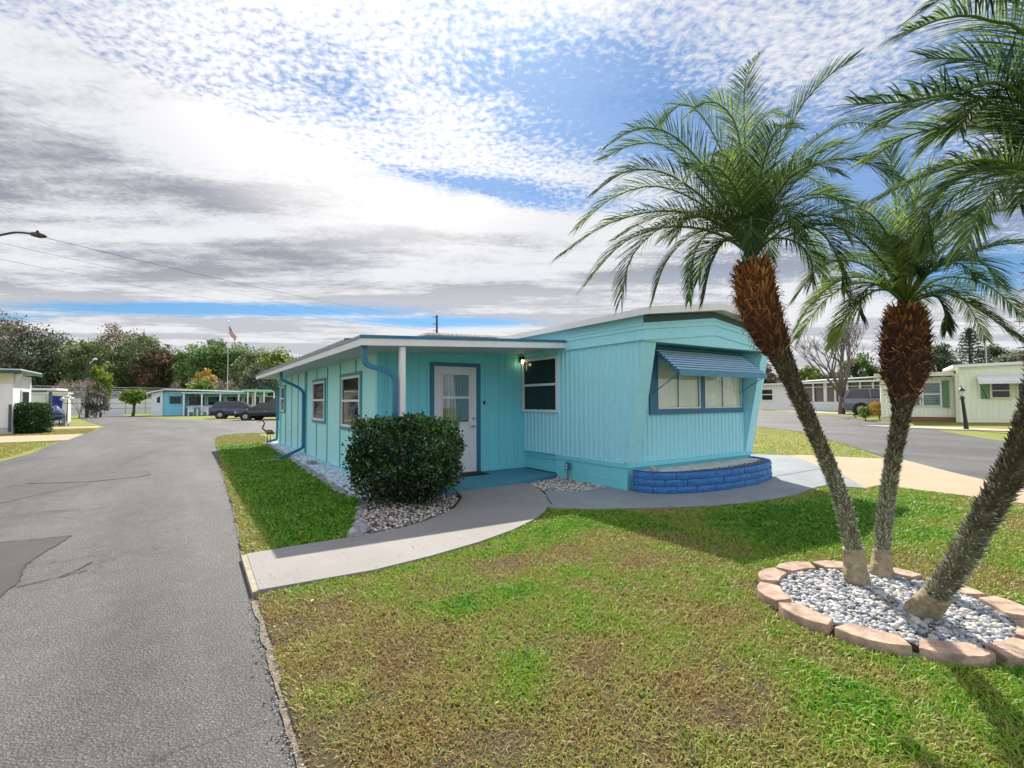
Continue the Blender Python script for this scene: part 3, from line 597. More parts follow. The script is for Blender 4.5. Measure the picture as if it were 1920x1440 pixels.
# rocks along the left bed
def rock(cx, cy, s, sz=.6, name='border_rock'):
    bm = bmesh.new(); bmesh.ops.create_icosphere(bm, subdivisions=3, radius=1)
    ph = [random.uniform(0, 6) for _ in range(6)]
    for v in bm.verts:
        c = v.co; k = 1 + .16 * math.sin(3 * c.x + ph[0]) + .14 * math.sin(4 * c.y + ph[1]) + .1 * math.sin(5 * c.z + 3 * c.x + ph[2]) + random.uniform(-.03, .03)
        v.co = Vector((c.x * k * s * ph_(ph[3]), c.y * k * s, c.z * k * s * sz))
    bmesh.ops.transform(bm, matrix=Matrix.Translation((cx, cy, s * sz * .45)) @ Matrix.Rotation(random.uniform(0, 6), 4, 'Z'), verts=bm.verts)
    me = bpy.data.meshes.new(name); bm.to_mesh(me); bm.free(); return link(name, me, rockm, None)
ph_ = lambda q: .75 + .08 * q
poly_e = [(1.62, 5.55), (1.72, 5.75), (1.70, 5.98), (1.84, 6.3), (1.93, 6.55), (2.05, 6.85), (2.2, 7.2), (2.27, 7.5), (2.17, 7.85)]
for i, p in enumerate(poly_e):
    o = rock(p[0], p[1], .11 if i in (0, 1) else random.uniform(.055, .08), .8 if i < 2 else .6)
    tag(o, ['pale angular rock at the tip of the pebble bed beside the walk', 'pale blocky rock second from the walk on the pebble bed edge'][i] if i < 2 else 'small grey rock edging the pebble bed left of the bush', 'rock', 'rocks edging the pebble bed')
for i in range(44):
    y_ = 8.15 + i * .27; x_ = np.interp(y_, [8, 10, 13, 17, 20.2], [2.14, 2.2, 2.3, 2.4, 2.48])
    o = tag(rock(x_, y_, random.uniform(.07, .095), .55), 'low grey rock in the row edging the chip bed along the side wall', 'rock', 'rocks edging the chip bed')
o = tag(MB().box(2.42, 2.62, 12.2, 12.5, .02, .11).build('paving_block', rockm, bevel=.01), 'grey paving block lying on the chips below the side windows', 'block')

# ------------------------------------------------------------------ the teal mobile home
HM = thing('mobile_home', 'teal mobile home with side annex, white door and slatted awning over the front window', 'mobile home', (5.98, 8.6, 0))
XA, YD, XT, YF, TW = 2.86, 8.6, 5.98, 5.68, 3.5
XE = XT + TW
def vprofile(pts, zb, zt, name, m, parent=HM, thick=.02, nrm=(0, -1)):
    """sheet following a plan polyline, standing between zb and zt (numbers or functions of x, y)"""
    fb = zb if callable(zb) else (lambda x, y: zb); ft = zt if callable(zt) else (lambda x, y: zt)
    mb = MB(); n_ = len(pts)
    V = []
    for x, y in pts: V += [(x, y, fb(x, y)), (x, y, ft(x, y))]
    for x, y in pts: V += [(x - nrm[0] * thick, y - nrm[1] * thick, fb(x, y)), (x - nrm[0] * thick, y - nrm[1] * thick, ft(x, y))]
    F = []
    for i in range(n_ - 1):
        F.append((2 * i, 2 * i + 2, 2 * i + 3, 2 * i + 1)); k = 2 * n_
        F.append((k + 2 * i, k + 2 * i + 1, k + 2 * i + 3, k + 2 * i + 2)); F.append((2 * i, k + 2 * i, k + 2 * i + 2, 2 * i + 2)); F.append((2 * i + 1, 2 * i + 3, k + 2 * i + 3, k + 2 * i + 1))
    F += [(0, 1, 2 * n_ + 1, 2 * n_), (2 * n_ - 2, 4 * n_ - 2, 4 * n_ - 1, 2 * n_ - 1)]
    return mb.add(V, F).build(name, m, parent)
# annex side wall with battens
mb = MB().box(XA, XA + .12, YD + .001, 19.4, .04, 2.36); w_side = mb.build('side_wall', tealL, HM)
for y_, z0_, z1_ in ((9.97, 2.091, 2.33), (9.97, .0701, .899), (11.15, .0701, 2.33), (12.32, .0701, 2.33), (13.46, 2.081, 2.33), (13.46, .0701, .959), (15.97, .0701, 2.33), (17.03, .0701, 2.33), (18.11, .0701, 2.33), (19.1, .0701, 2.33)): MB().box(XA - .018, XA, y_ - .016, y_ + .016, z0_, z1_).build('batten', battm, HM)
MB().box(XA - .03, XA, 14.72, 14.92, .0701, 2.335).build('wide_batten', battm, HM)
MB().box(XA - .022, XA, YD, YD + .10, .0701, 2.35).build('corner_board', teal, HM); MB().box(XA - .022, XA, 19.3, 19.4, .0701, 2.35).build('corner_board', teal, HM)
MB().box(XA - .026, XA, YD + .0, 19.4, .03, .07).build('sill_board', teal, HM)
mb = MB().box(XA + .1, XE - .6, 19.2, 19.4, .04, 2.36); mb.build('back_wall', teal, HM)
# porch wall with grooves
pts = []; x = XA
gro = [2.90, 3.02, 3.21, 3.32, 3.47, 3.62, 3.78, 5.05, 5.11, 5.36, 5.385, 5.53, 5.74, 5.83]
pts.append((XA + .0, YD))
for g_ in gro: pts += [(g_ - .006, YD), (g_ - .004, YD + .009), (g_ + .004, YD + .009), (g_ + .006, YD)]
pts.append((XT - .001, YD)); vprofile(pts, .1, 2.5, 'porch_wall', teal, thick=.1)
for a_, b_ in ((XA, 3.83), (4.94, XT - .02)): MB().box(a_, b_, YD - .012, YD - .001, .101, .17).build('base_board', teal, HM)
MB().box(XA - .001, XA + .09, YD - .016, YD - .001, .17, 2.36).build('corner_board', teal, HM)
# roofs of the annex: porch roof rises gently towards the trailer
XL, YR = 2.12, 7.145
zl = lambda x: 2.31 + (x - XL) * .0435
def roofslab(mb, x0, x1, y0, y1, d0, d1):
    return mb.hexa([(x0, y0, zl(x0) + d0), (x1, y0, zl(x1) + d0), (x1, y1, zl(x1) + d0), (x0, y1, zl(x0) + d0)], [(x0, y0, zl(x0) + d1), (x1, y0, zl(x1) + d1), (x1, y1, zl(x1) + d1), (x0, y1, zl(x0) + d1)])
rf = roofslab(MB(), XL + .025, XT - .17 + .16, YR + .025, 19.75, .03, .12).build('roof', roofm, HM)
roofslab(MB(), XL + .03, XT - .01, YR + .03, 19.7, .012, .028).build('soffit', soff, HM)
mb = roofslab(MB(), XL, XT - .004, YR, YR + .022, 0, .105); roofslab(mb, XL, XL + .022, YR + .024, 19.8, 0, .105); mb.build('fascia', white2, HM)
mb = roofslab(MB(), XL - .014, XT - .004, YR - .014, YR + .03, .107, .152); mb.build('drip_edge', bluetrim, HM)
mb = roofslab(MB(), XL - .014, XL + .03, YR + .032, 19.8, .107, .150); mb.build('drip_edge', roofm, HM)
# raised roof over the annex proper, its corrugated edge towards the road
mb = MB(); roofslab(mb, 2.3, XT - .2, 8.65, 19.72, .121, .26)
for i in range(38): y_ = 8.9 + i * .285; roofslab(mb, 2.285, 2.305, y_, y_ + .03, .125, .262)
mb.build('roof', roofm, HM)
mb = roofslab(MB(), 2.27, 2.85, 8.62, 8.648, .155, .27); mb.build('roof_end_trim', bluetrim, HM)
# porch post
MB().box(2.725, 2.81, 7.18, 7.265, .1, 2.33).build('porch_post', white2, HM, bevel=.006)
# window helper on a wall whose outside faces -x
def win_x(x, y0, y1, z0, z1, trim, tw=.07, split=.52, name='window', frame=white, out=-1, curtain=None):
    o = MB()
    if trim:
        o.box(x - .028, x, y0, y1, z1 - tw, z1).box(x - .028, x, y0, y1, z0, z0 + tw).box(x - .028, x, y0, y0 + tw, z0 + tw, z1 - tw).box(x - .028, x, y1 - tw, y1, z0 + tw, z1 - tw)
        root = o.build(name, trim, HM)
        y0 += tw; y1 -= tw; z0 += tw; z1 -= tw
    f = .05; zm = z0 + (z1 - z0) * split
    fr = MB().box(x - .036, x + .001, y0, y1, z1 - f, z1).box(x - .036, x + .001, y0, y1, z0, z0 + f).box(x - .036, x + .001, y0, y0 + f, z0 + f, z1 - f).box(x - .036, x + .001, y1 - f, y1, z0 + f, z1 - f).box(x - .033, x + .001, y0 + f, y1 - f, zm - .022, zm + .022)
    if trim: fr.build('frame', frame, root)
    else: root = fr.build(name, frame, HM)
    MB().box(x - .012, x - .004, y0 + f, y1 - f, zm + .022, z1 - f).box(x - .008, x - .003, y0 + f, y1 - f, z0 + f, zm - .022).build('pane', glassd, root)
    return root
win_x(XA, 9.57, 11.05, .90, 2.09, tealtrim)
win_x(XA, 12.47, 13.92, .96, 2.08, tealtrim)
win_x(XA, 18.26, 19.08, 1.12, 2.08, tealtrim, .05)
# downspouts
def spoutb(pts, bend=None):
    MB().rtube(catmull(pts, 5), .072, .062, (0, 1, .001)).build('downspout', spout, HM, smooth=False)
spoutb([(2.20, 7.26, 2.35), (2.20, 7.26, 2.20), (2.22, 7.27, 2.07), (2.30, 7.27, 2.02), (2.50, 7.26, 1.965), (2.6, 7.25, 1.92), (2.66, 7.24, 1.84), (2.665, 7.24, 1.7), (2.665, 7.24, .9), (2.665, 7.24, .25)])
spoutb([(2.21, 14.85, 2.33), (2.21, 14.85, 2.2), (2.26, 14.85, 2.1), (2.5, 14.84, 1.98), (2.68, 14.83, 1.88), (2.775, 14.82, 1.76), (2.785, 14.82, 1.55), (2.785, 14.82, .35), (2.76, 14.80, .22), (2.6, 14.7, .15), (2.3, 14.3, .09), (2.0, 13.9, .06)])
spoutb([(2.21, 19.6, 2.33), (2.21, 19.6, 2.18), (2.3, 19.6, 2.08), (2.6, 19.55, 1.97), (2.77, 19.5, 1.85), (2.79, 19.5, 1.6), (2.79, 19.5, .3), (2.72, 19.5, .16), (2.45, 19.4, .1)])
MB().hexa([(1.98, 13.96, .03), (2.06, 13.84, .03), (1.38, 13.55, .02), (1.32, 13.65, .02)], [(1.98, 13.96, .05), (2.06, 13.84, .05), (1.38, 13.55, .035), (1.32, 13.65, .035)]).build('splash_channel', palec, HM)
MB().box(2.815, 2.86, 17.2, 17.36, .52, .60).build('dryer_vent', white, HM)
# ---- door
dr = MB().box(3.915, 4.835, YD - .014, YD + .03, .115, 2.165).build('door', white, HM, bevel=.004)
mb = MB(); y0_ = YD - .04
mb.box(3.845, 3.912, y0_, YD - .001, .101, 2.235).box(4.838, 4.915, y0_, YD - .001, .101, 2.235).box(3.912, 4.838, y0_, YD - .001, 2.168, 2.235).build('door_frame', bluetrim, dr)
MB().box(3.913, 4.837, YD - .05, YD - .001, .101, .114).build('threshold', dark_s, dr)
mb = MB()
def ring(mb, x0, x1, z0, z1, w, ya, yb): mb.box(x0, x1, ya, yb, z1 - w, z1).box(x0, x1, ya, yb, z0, z0 + w).box(x0, x0 + w, ya, yb, z0 + w, z1 - w).box(x1 - w, x1, ya, yb, z0 + w, z1 - w)
ring(mb, 4.06, 4.69, 1.06, 2.04, .034, YD - .034, YD - .014); mb.box(4.094, 4.656, YD - .03, YD - .014, 1.545, 1.59)
mb.build('window_frame', white, dr, bevel=.003)
mb = MB()
ring(mb, 4.07, 4.35, .28, .9, .02, YD - .021, YD - .0145); ring(mb, 4.41, 4.69, .28, .9, .02, YD - .021, YD - .0145); mb.build('raised_panel', white, dr)
MB().box(4.094, 4.656, YD - .0165, YD - .0145, 1.094, 2.006).build('dark_room', mat('dark_room', (.012, .014, .016), .5), dr)
cv_ = []; 
for i in range(57): xx_ = 4.17 + (4.656 - 4.17) * i / 56; cv_.append((xx_, YD - .0215 + .003 * math.sin(i * .9) + .0015 * math.sin(i * 2.1)))
vprofile(cv_, 1.12, 2.006, 'curtain', plaidm, dr, thick=.001)
MB().box(4.094, 4.656, YD - .028, YD - .0265, 1.094, 1.545).box(4.094, 4.656, YD - .028, YD - .0265, 1.59, 2.006).build('window_pane', glassc, dr)
MB().lathe([(.030, YD - .03), (.030, YD - .014)], (4.765, 0, 1.15), 16, 'Y').lathe([(.014, YD - .04), (.014, YD - .03)], (4.765, 0, 1.15), 10, 'Y').build('deadbolt', metal, dr, smooth=False)
MB().lathe([(.030, YD - .026), (.030, YD - .014)], (4.765, 0, 1.0), 16, 'Y').tube([(4.765, YD - .03, 1.0), (4.765, YD - .06, 1.0), (4.74, YD - .066, 1.0), (4.68, YD - .064, .998)], .009, 8).build('door_handle', metal, dr)
MB().box(4.995, 5.035, YD - .022, YD - .001, 1.43, 1.50).build('doorbell', black, HM, bevel=.004)
# wall lamp beside the corner window (lit)
lm = MB().box(5.86, 5.94, YD - .05, YD - .001, 2.30, 2.42).box(5.875, 5.925, YD - .12, YD - .05, 2.36, 2.41).build('wall_lamp', black, HM, bevel=.006)
MB().lathe([(.018, 2.27), (.026, 2.29), (.026, 2.33), (.02, 2.36)], (5.895, YD - .09, 0), 12).build('bulb', mat('lit_bulb', (1, .8, .45), .4, emit=((1, .75, .35), 1.6)), lm, smooth=True)
pl = bpy.data.lights.new('bulb_light', 'POINT'); pl.energy = .16; pl.color = (1, .75, .38); pl.shadow_soft_size = .03
po = bpy.data.objects.new('bulb_light', pl); COL.objects.link(po); po.location = (5.82, YD - .10, 2.26)
# ---- trailer body
yb_ = lambda z: YF - .385 * (z - .47) / 1.95       # raked front edge of the side walls
def ribs(a0, a1, pitch, depth):
    q = []; a_ = a0
    while a_ < a1 - pitch:
        q += [(a_, 0), (a_ + pitch * .62, 0), (a_ + pitch * .72, depth), (a_ + pitch * .90, depth)]; a_ += pitch
    q.append((a1, 0)); return q
side = [(XT - d, y_) for y_, d in ribs(5.30, 19.3, .125, .024)]
def zbot(x, y): return .47 if y >= YF else .47 + (YF - y) / .385 * 1.95
vprofile([p for p in side], zbot, lambda x, y: 2.445, 'side_siding', teal2, thick=.06, nrm=(-1, 0))
side2 = [(XE + d, y_) for y_, d in ribs(5.30, 19.3, .125, .024)]
vprofile(side2, zbot, lambda x, y: 2.445, 'side_siding', teal2, thick=.06, nrm=(1, 0))
fr_ = [(x_, YF - d) for x_, d in ribs(XT + .061, XE - .061, .115, .0185)]
vprofile(fr_, .47, 2.6, 'front_siding', teal2, thick=.05)
# raked fins closing the recess
for sx_, inn in ((XT, 1), (XE, -1)):
    w_ = .255 if inn == 1 else .215; xo, xi = sx_ - inn * .018, sx_ + inn * w_
    T0, B0 = yb_(2.42), yb_(.47)
    mb = MB().hexa([(xo, B0 - .03, .47), (xi, B0 - .03, .47), (xi, B0 - .0005, .47), (xo, B0 - .0005, .47)], [(xo, T0 - .03, 2.43), (xi, T0 - .03, 2.43), (xi, T0 + .0, 2.43), (xo, T0 + .0, 2.43)])
    # inner cheek
    xc_ = xi - inn * .02
    mb.hexa([(xc_, B0 - .001, .50), (xi, B0 - .001, .50), (xi, B0 + .001, .50), (xc_, B0 + .001, .50)], [(xc_, T0 + .002, 2.43), (xi, T0 + .002, 2.43), (xi, YF - .018, 2.43), (xc_, YF - .018, 2.43)])
    mb.build('front_fin', teal2, HM)
GYF = yb_(2.42) - .012
# gable face and the band round the top
XC = XT + TW / 2
mb = MB(); ap = 2.93; ev = 2.70
mb.prism([(0, 0)] * 0 or [(XT - .03, 2.42), (XE + .03, 2.42), (XE + .03, ev), (XC, ap), (XT - .03, ev)], 0, .04)
mb.v = [(x_, GYF - .04 + z_, y_) for x_, y_, z_ in mb.v]; mb.build('gable', teal2, HM)
MB().box(XT + .25, XE - .22, GYF + .001, YF, 2.405, 2.419).build('recess_soffit', tealtrim, HM)
mb = MB()
for (z0_, rise_, d_) in ((2.425, .20, .016), (2.60, .20, .013), (2.67, .215, .010)):
    for (xa_, xb_, za_, zb__) in ((XT - .045, XC, z0_, z0_ + rise_), (XC, XE + .045, z0_ + rise_, z0_)):
        mb.hexa([(xa_, GYF - .041 - d_, za_), (xb_, GYF - .041 - d_, zb__), (xb_, GYF - .0415, zb__), (xa_, GYF - .0415, za_)], [(xa_, GYF - .041 - d_, za_ + .028), (xb_, GYF - .041 - d_, zb__ + .028), (xb_, GYF - .0415, zb__ + .028), (xa_, GYF - .0415, za_ + .028)])
mb.build('gable_trim', teal2, HM)
mb = MB().box(XT - .03, XT + .03, GYF + .001, 19.3, 2.44, 2.70).box(XE - .03, XE + .03, GYF + .001, 19.3, 2.44, 2.70).box(XT - .0, XT + .03, GYF + .001, 19.3, 2.701, 2.84)
mb.box(XT - .048, XT - .031, GYF - .04, 19.3, 2.435, 2.463).box(XT - .045, XT - .031, GYF - .04, 19.3, 2.60, 2.628).box(XT - .043, XT - .031, GYF - .04, 19.3, 2.665, 2.69)
mb.build('eave_band', teal2, HM)
# trailer roof
yo = 5.05; xo = XT - .17; xo2 = XE + .17
def gabled(mb, x0, x1, y0, y1, e0, a0_, th):
    mb.hexa([(x0, y0, e0), (XC, y0, a0_), (XC, y1, a0_), (x0, y1, e0)], [(x0, y0, e0 + th), (XC, y0, a0_ + th), (XC, y1, a0_ + th), (x0, y1, e0 + th)])
    mb.hexa([(XC, y0, a0_), (x1, y0, e0), (x1, y1, e0), (XC, y1, a0_)], [(XC, y0, a0_ + th), (x1, y0, e0 + th), (x1, y1, e0 + th), (XC, y1, a0_ + th)])
    return mb
gabled(MB(), xo + .02, xo2 - .02, yo + .02, 19.4, 2.81, 3.045, .09).build('trailer_roof', soff, HM)
mb = MB().box(xo, xo + .018, yo, 19.4, 2.80, 2.905).box(xo2 - .018, xo2, yo, 19.4, 2.80, 2.905)
gabled(mb, xo + .018, xo2 - .018, yo, yo + .018, 2.80, 3.045, .115); mb.build('roof_edge', white2, HM)
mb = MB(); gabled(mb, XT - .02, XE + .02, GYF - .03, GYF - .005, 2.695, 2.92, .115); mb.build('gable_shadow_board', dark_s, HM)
# corrugated roof-over at the back
mb = MB(); 
za, zb2 = 3.27, 3.40
pts = []
for i in range(60):
    x_ = 5.35 + i * .07; pts.append((x_, za + (zb2 - za) * (i / 59) + (.02 if i % 2 else 0)))
V = []; 
for x_, z_ in pts: V += [(x_, 12.2, z_), (x_, 18.6, z_), (x_, 12.2, z_ + .05), (x_, 18.6, z_ + .05)]
F = []
for i in range(59):
    k = 4 * i; F += [(k, k + 4, k + 5, k + 1), (k + 2, k + 3, k + 7, k + 6), (k, k + 2, k + 6, k + 4), (k + 1, k + 5, k + 7, k + 3)]
F += [(0, 1, 3, 2), (236, 238, 239, 237)]
mb.add(V, F).build('roof_over', mat('pale_corrugated', (.55, .54, .5), .6, var=.25, vscale=6), HM)
for x_, z_ in ((5.5, 3.16), (9.2, 3.26), (7.3, 3.2)): MB().box(x_, x_ + .06, 12.4, 12.46, 2.9, z_).build('roof_over_post', white, HM)
# side window of the trailer
r_ = win_x(XT - .018, 7.40, 8.57, 1.27, 2.36, None, split=.5); 
MB().box(XT - .032, XT - .0305, 8.42, 8.46, 2.13, 2.25).build('window_sticker', white, r_)
# skirt
mb = MB().box(XT - .008, XT + .02, YF + .0, 7.49, 0.0, .40).box(XT + .06, XT + .09, 7.49, 8.59, .1, .455).box(XT + .01, XE - .01, YF + .02, YF + .05, 0, .40).box(XE - .02, XE + .008, YF, 12, 0, .40)
mb.box(XT - .0005, XT + .10, 8.585, 8.64, .1, .5); mb.build('skirt', teal, HM)
mb = MB().box(XT - .03, XT + .0, YF - .022, 7.50, .40, .47).box(XT + .02, XT + .06, 7.49, 8.59, .36, .375).box(XT - .012, XT + .06, 7.501, 8.59, .455, .472).box(XT - .0, XE + .03, YF - .03, YF + .02, .40, .468).box(XE, XE + .03, YF + .021, 12, .40, .47)
for y_ in (5.70, 6.55, 7.44): mb.box(XT - .018, XT - .009, y_, y_ + .045, .0, .399)
mb.box(XT - .014, XT - .009, 5.746, 7.43, .17, .19)
mb.build('skirt_trim', teal, HM)
# front window: wide trim, two sliding pairs, blinds
wf = MB(); x0_, x1_, z0_, z1_ = 6.50, 9.20, 1.255, 2.385
wf.box(x0_, 6.70, YF - .045, YF - .0145, z0_, z1_).box(9.15, x1_, YF - .045, YF - .0145, z0_, z1_).box(6.70, 9.15, YF - .045, YF - .0145, z0_, 1.345).box(6.70, 9.15, YF - .045, YF - .0145, 2.30, z1_).box(7.845, 7.985, YF - .045, YF - .0145, 1.345, 2.30)
fw = wf.build('front_window', bluetrim, HM)
for xa_, xb_ in ((6.70, 7.845), (7.985, 9.15)):
    mb = MB(); ring(mb, xa_, xb_, 1.345, 2.30, .03, YF - .05, YF - .015); xm = (xa_ + xb_) / 2; mb.box(xm - .03, xm + .03, YF - .048, YF - .015, 1.375, 2.27); mb.build('window_frame', alu, fw)
    MB().box(xa_ + .031, xm - .031, YF - .038, YF - .036, 1.376, 2.269).box(xm + .031, xb_ - .031, YF - .033, YF - .031, 1.376, 2.269).build('pane', glassc, fw)
    mb = MB()
    for (p, q) in ((xa_ + .03, xm - .03), (xm + .03, xb_ - .03)):
        wv_ = [(p + (q - .07 - p) * i / 40, YF - .022 + .0014 * math.sin(i * .55)) for i in range(41)]; vprofile(wv_, 1.377, 2.268, 'blind', cream, fw, thick=.0015)
        for k in range(2): mb.tube([(q - .05 + k * .02, YF - .02, 1.38), (q - .055 + k * .02, YF - .02, 2.26)], .012, 6)
    mb.build('blind_stack', cream, fw)
    MB().box(xa_ + .03, xb_ - .03, YF - .0155, YF - .0147, 1.375, 2.27).build('dark_room', MATS['dark_room'], fw)
# slatted awning
aw = MB(); ax0, ax1 = 6.57, 9.07; yt, zt_, yf_, zf_ = YF - .06, 2.37, 5.12, 1.965
NS = 9
for i in range(NS):
    f0 = i / NS; f1 = (i + 1) / NS; ya = yt + (yf_ - yt) * f0; yb = yt + (yf_ - yt) * f1; za_ = zt_ + (zf_ - zt_) * f0; zb_ = zt_ + (zf_ - zt_) * f1
    # each slat overlaps the next and kicks out
    aw.hexa([(ax0, ya - .002, za_ - .016), (ax1, ya - .002, za_ - .016), (ax1, yb - .030, zb_ + .004), (ax0, yb - .030, zb_ + .004)],
            [(ax0, ya, za_ - .010), (ax1, ya, za_ - .010), (ax1, yb - .028, zb_ + .012), (ax0, yb - .028, zb_ + .012)])
    aw.box(ax0, ax1, yb - .030, yb - .026, zb_ - .018, zb_ + .004)
slat = mat('awning_slat', (.28, .52, .66), .4, build=weathered((.38, .56, .72), (.2, .36, .5), .3))
ao = aw.build('awning', slat, HM)
rz_m = MB()
for i in range(NS):
    f1 = (i + 1) / NS; yb = yt + (yf_ - yt) * f1; zb_ = zt_ + (zf_ - zt_) * f1
    f0 = (i + .28) / NS; yq = yt + (yf_ - yt) * f0; zq = zt_ + (zf_ - zt_) * f0
    rz_m.hexa([(ax0, yq, zq - .004), (ax1, yq, zq - .004), (ax1, yb - .024, zb_ + .006), (ax0, yb - .024, zb_ + .006)], [(ax0, yq - .003, zq + .006), (ax1, yq - .003, zq + .006), (ax1, yb - .030, zb_ + .022), (ax0, yb - .030, zb_ + .022)])
rz_m.build('awning_slats', bluetrim, ao)
MB().box(ax0 - .01, ax1 + .01, yf_ - .045, yf_ - .031, zf_ - .075, zf_ + .022).build('awning_lip', mat('slate_blue', (.07, .24, .38), .45), ao)
for x_ in (ax0 - .006, 7.4, 8.3, ax1 + .001): MB().bar((x_, yt, zt_ - .035), (x_, yf_ - .01, zf_ - .03), .012, .03).build('awning_rib', bluetrim, ao)
for x_ in (ax0 + .01, ax1 - .01): MB().bar((x_, yf_ - .02, zf_ - .03), (x_, YF - .05, 1.62), .012, .012).build('awning_arm', bluetrim, ao)
# outdoor power post
op = thing('outlet_post', 'small dark outlet box on a short post against the teal skirt', 'outlet', (5.90, 7.05, 0))
MB().box(5.87, 5.93, 7.02, 7.12, .22, .36).build('outlet_box', bluetrim, op, bevel=.006)
MB().tube([(5.90, 7.07, 0), (5.90, 7.07, .22)], .014, 8).build('post', metal, op)
for z_ in (.25, .30): MB().box(5.865, 5.869, 7.05, 7.09, z_, z_ + .03).build('socket', white, op)
# door mat
tag(MB().box(3.98, 4.88, 8.16, 8.52, .101, .115).build('doormat', mat('black_mat', (.012, .012, .014), .95, bump=.6, bscale=200)), 'black rubber doormat on the porch slab in front of the white door', 'doormat')

# ------------------------------------------------------------------ curved blue block planter
PL = thing('planter', 'curved planter of rough blue painted blocks under the front window', 'planter', (7.7, 5.3, 0))
def plan(off=0):
    q = []
    pts_ = [(6.0, 5.60), (6.02, 5.42), (6.12, 5.22), (6.35, 5.06), (6.7, 4.92), (7.2, 4.82), (7.75, 4.79), (8.3, 4.82), (8.8, 4.93), (9.2, 5.10), (9.42, 5.30), (9.48, 5.50), (9.5, 5.62)]
    c = catmull([(p[0], p[1], 0) for p in pts_], 10)
    for i, p in enumerate(c):
        d = (c[min(i + 1, len(c) - 1)] - c[max(i - 1, 0)]).normalized(); q.append(p + Vector((d.y, -d.x, 0)) * off)
    return q
pc = plan(0); L = [0]
for i in range(1, len(pc)): L.append(L[-1] + (pc[i] - pc[i - 1]).length)
def on(s):
    s = min(max(s, 0), L[-1] - 1e-4); i = max(j for j in range(len(L)) if L[j] <= s); i = min(i, len(pc) - 2); u = (s - L[i]) / (L[i + 1] - L[i])
    p = pc[i].lerp(pc[i + 1], u); d = (pc[i + 1] - pc[i]).normalized(); return p, Vector((d.y, -d.x, 0))
mb = MB(); bw, ch = .37, .107
for r in range(3):
    s = -bw * (.5 if r % 2 else 0) ; z0_ = .045 + r * ch
    while s < L[-1]:
        a0, a1 = max(s + .005, 0), min(s + bw - .005, L[-1]); s += bw
        if a1 - a0 < .04: continue
        jt_ = random.uniform(-.006, .006); nn = 5; Vb = []
        for k in range(nn + 1):
            p, nr = on(a0 + (a1 - a0) * k / nn); o_ = jt_ - (.010 if k in (0, nn) else random.uniform(-.008, .004))
            for (oo, zz) in ((o_ - .006, z0_ + .004), (o_ + random.uniform(-.003, .008), z0_ + ch * random.uniform(.35, .65)), (o_ - .006, z0_ + ch - .004), (-.12, z0_ + ch - .004), (-.12, z0_ + .004)):
                Vb.append(p + nr * oo + Vector((0, 0, zz)))
        Fb = []
        for k in range(nn):
            for j in range(5): Fb.append((k * 5 + j, k * 5 + (j + 1) % 5, (k + 1) * 5 + (j + 1) % 5, (k + 1) * 5 + j))
        Fb += [(0, 4, 3, 2, 1), tuple(nn * 5 + j for j in range(5))]
        mb.add(Vb, Fb)
mb.build('block_wall', brickm, PL)
core = []
for i in range(0, len(pc), 3):
    p, nr = on(L[i]); core.append(p - nr * .022)
mb = MB(); inn_ = []
for i in range(0, len(pc), 3):
    p, nr = on(L[i]); inn_.append(p - nr * .11)
for i in range(len(core) - 1):
    a_, b_, c_, d_ = core[i], core[i + 1], inn_[i + 1], inn_[i]
    mb.hexa([(q.x, q.y, .044) for q in (a_, b_, c_, d_)], [(q.x, q.y, .372) for q in (a_, b_, c_, d_)])
mb.build('mortar', mat('blue_mortar', (.01, .06, .20), .8), PL)
fill = [(p.x, p.y) for p in inn_] + [(9.4, 5.645), (6.05, 5.645)]
MB().prism(fill, .05, .345).build('fill', mat('planter_fill', (.50, .50, .48), .9, var=.35, vscale=7, bump=.6, bscale=60), PL)
fx = rng.uniform(6.3, 9.3, 1600); fy = 4.98 + .02 * rng.normal(size=1600) + np.interp(fx, [6.2, 6.7, 7.7, 8.8, 9.3], [.25, .1, 0, .12, .3]) + np.abs(rng.normal(0, .035, 1600))
stones('leaf_litter', fx, fy, np.full(1600, .348), rng.uniform(.006, .013, 1600), mat('leaf_litter', (0, 0, 0), build=attr_col([(0, (.03, .025, .02)), (.6, (.10, .08, .06)), (1, (.4, .38, .33))])), False).parent = PL
lt = bpy.data.objects['leaf_litter']; lt.data.transform(XF['planter'].inverted())
MB().hexa([(6.28, 5.5, .35), (6.40, 5.5, .35), (6.44, 5.40, .35), (6.30, 5.38, .35)], [(6.30, 5.48, .43), (6.33, 5.48, .43), (6.345, 5.46, .43), (6.31, 5.46, .43)]).build('stone', rockm, PL)

# ------------------------------------------------------------------ vegetation
def leafmat(name, c1, c2, c3, rough=.55, trans=.25, spec=None):
    return mat(name, (0, 0, 0), rough, build=attr_col([(0, c1), (.5, c2), (1, c3)], rough=rough, trans=trans), spec=spec)
def rand_unit(n):
    v = rng.normal(size=(n, 3)); return v / np.linalg.norm(v, axis=1)[:, None]
def leaf_quads(P_, size, flat=.0, aspect=1.7, out=None, outw=.0):
    """leaf shaped, slightly folded quads at points P_"""
    n = len(P_); d = rand_unit(n)
    if out is not None: d = d + out * outw; d /= np.linalg.norm(d, axis=1)[:, None]
    r = rand_unit(n); w = np.cross(d, r); w /= np.linalg.norm(w, axis=1)[:, None] + 1e-9; nn = np.cross(d, w)
    s = (size * rng.uniform(.6, 1.3, n))[:, None]
    a = P_; b = P_ + d * s * aspect * .5 + w * s * .5 + nn * s * .12; c = P_ + d * s * aspect; e = P_ + d * s * aspect * .5 - w * s * .5 + nn * s * .12
    V = np.stack([a, b, c, e], 1).reshape(-1, 3); k = (np.arange(n) * 4)[:, None]
    return V, k + np.array([0, 1, 2, 3])
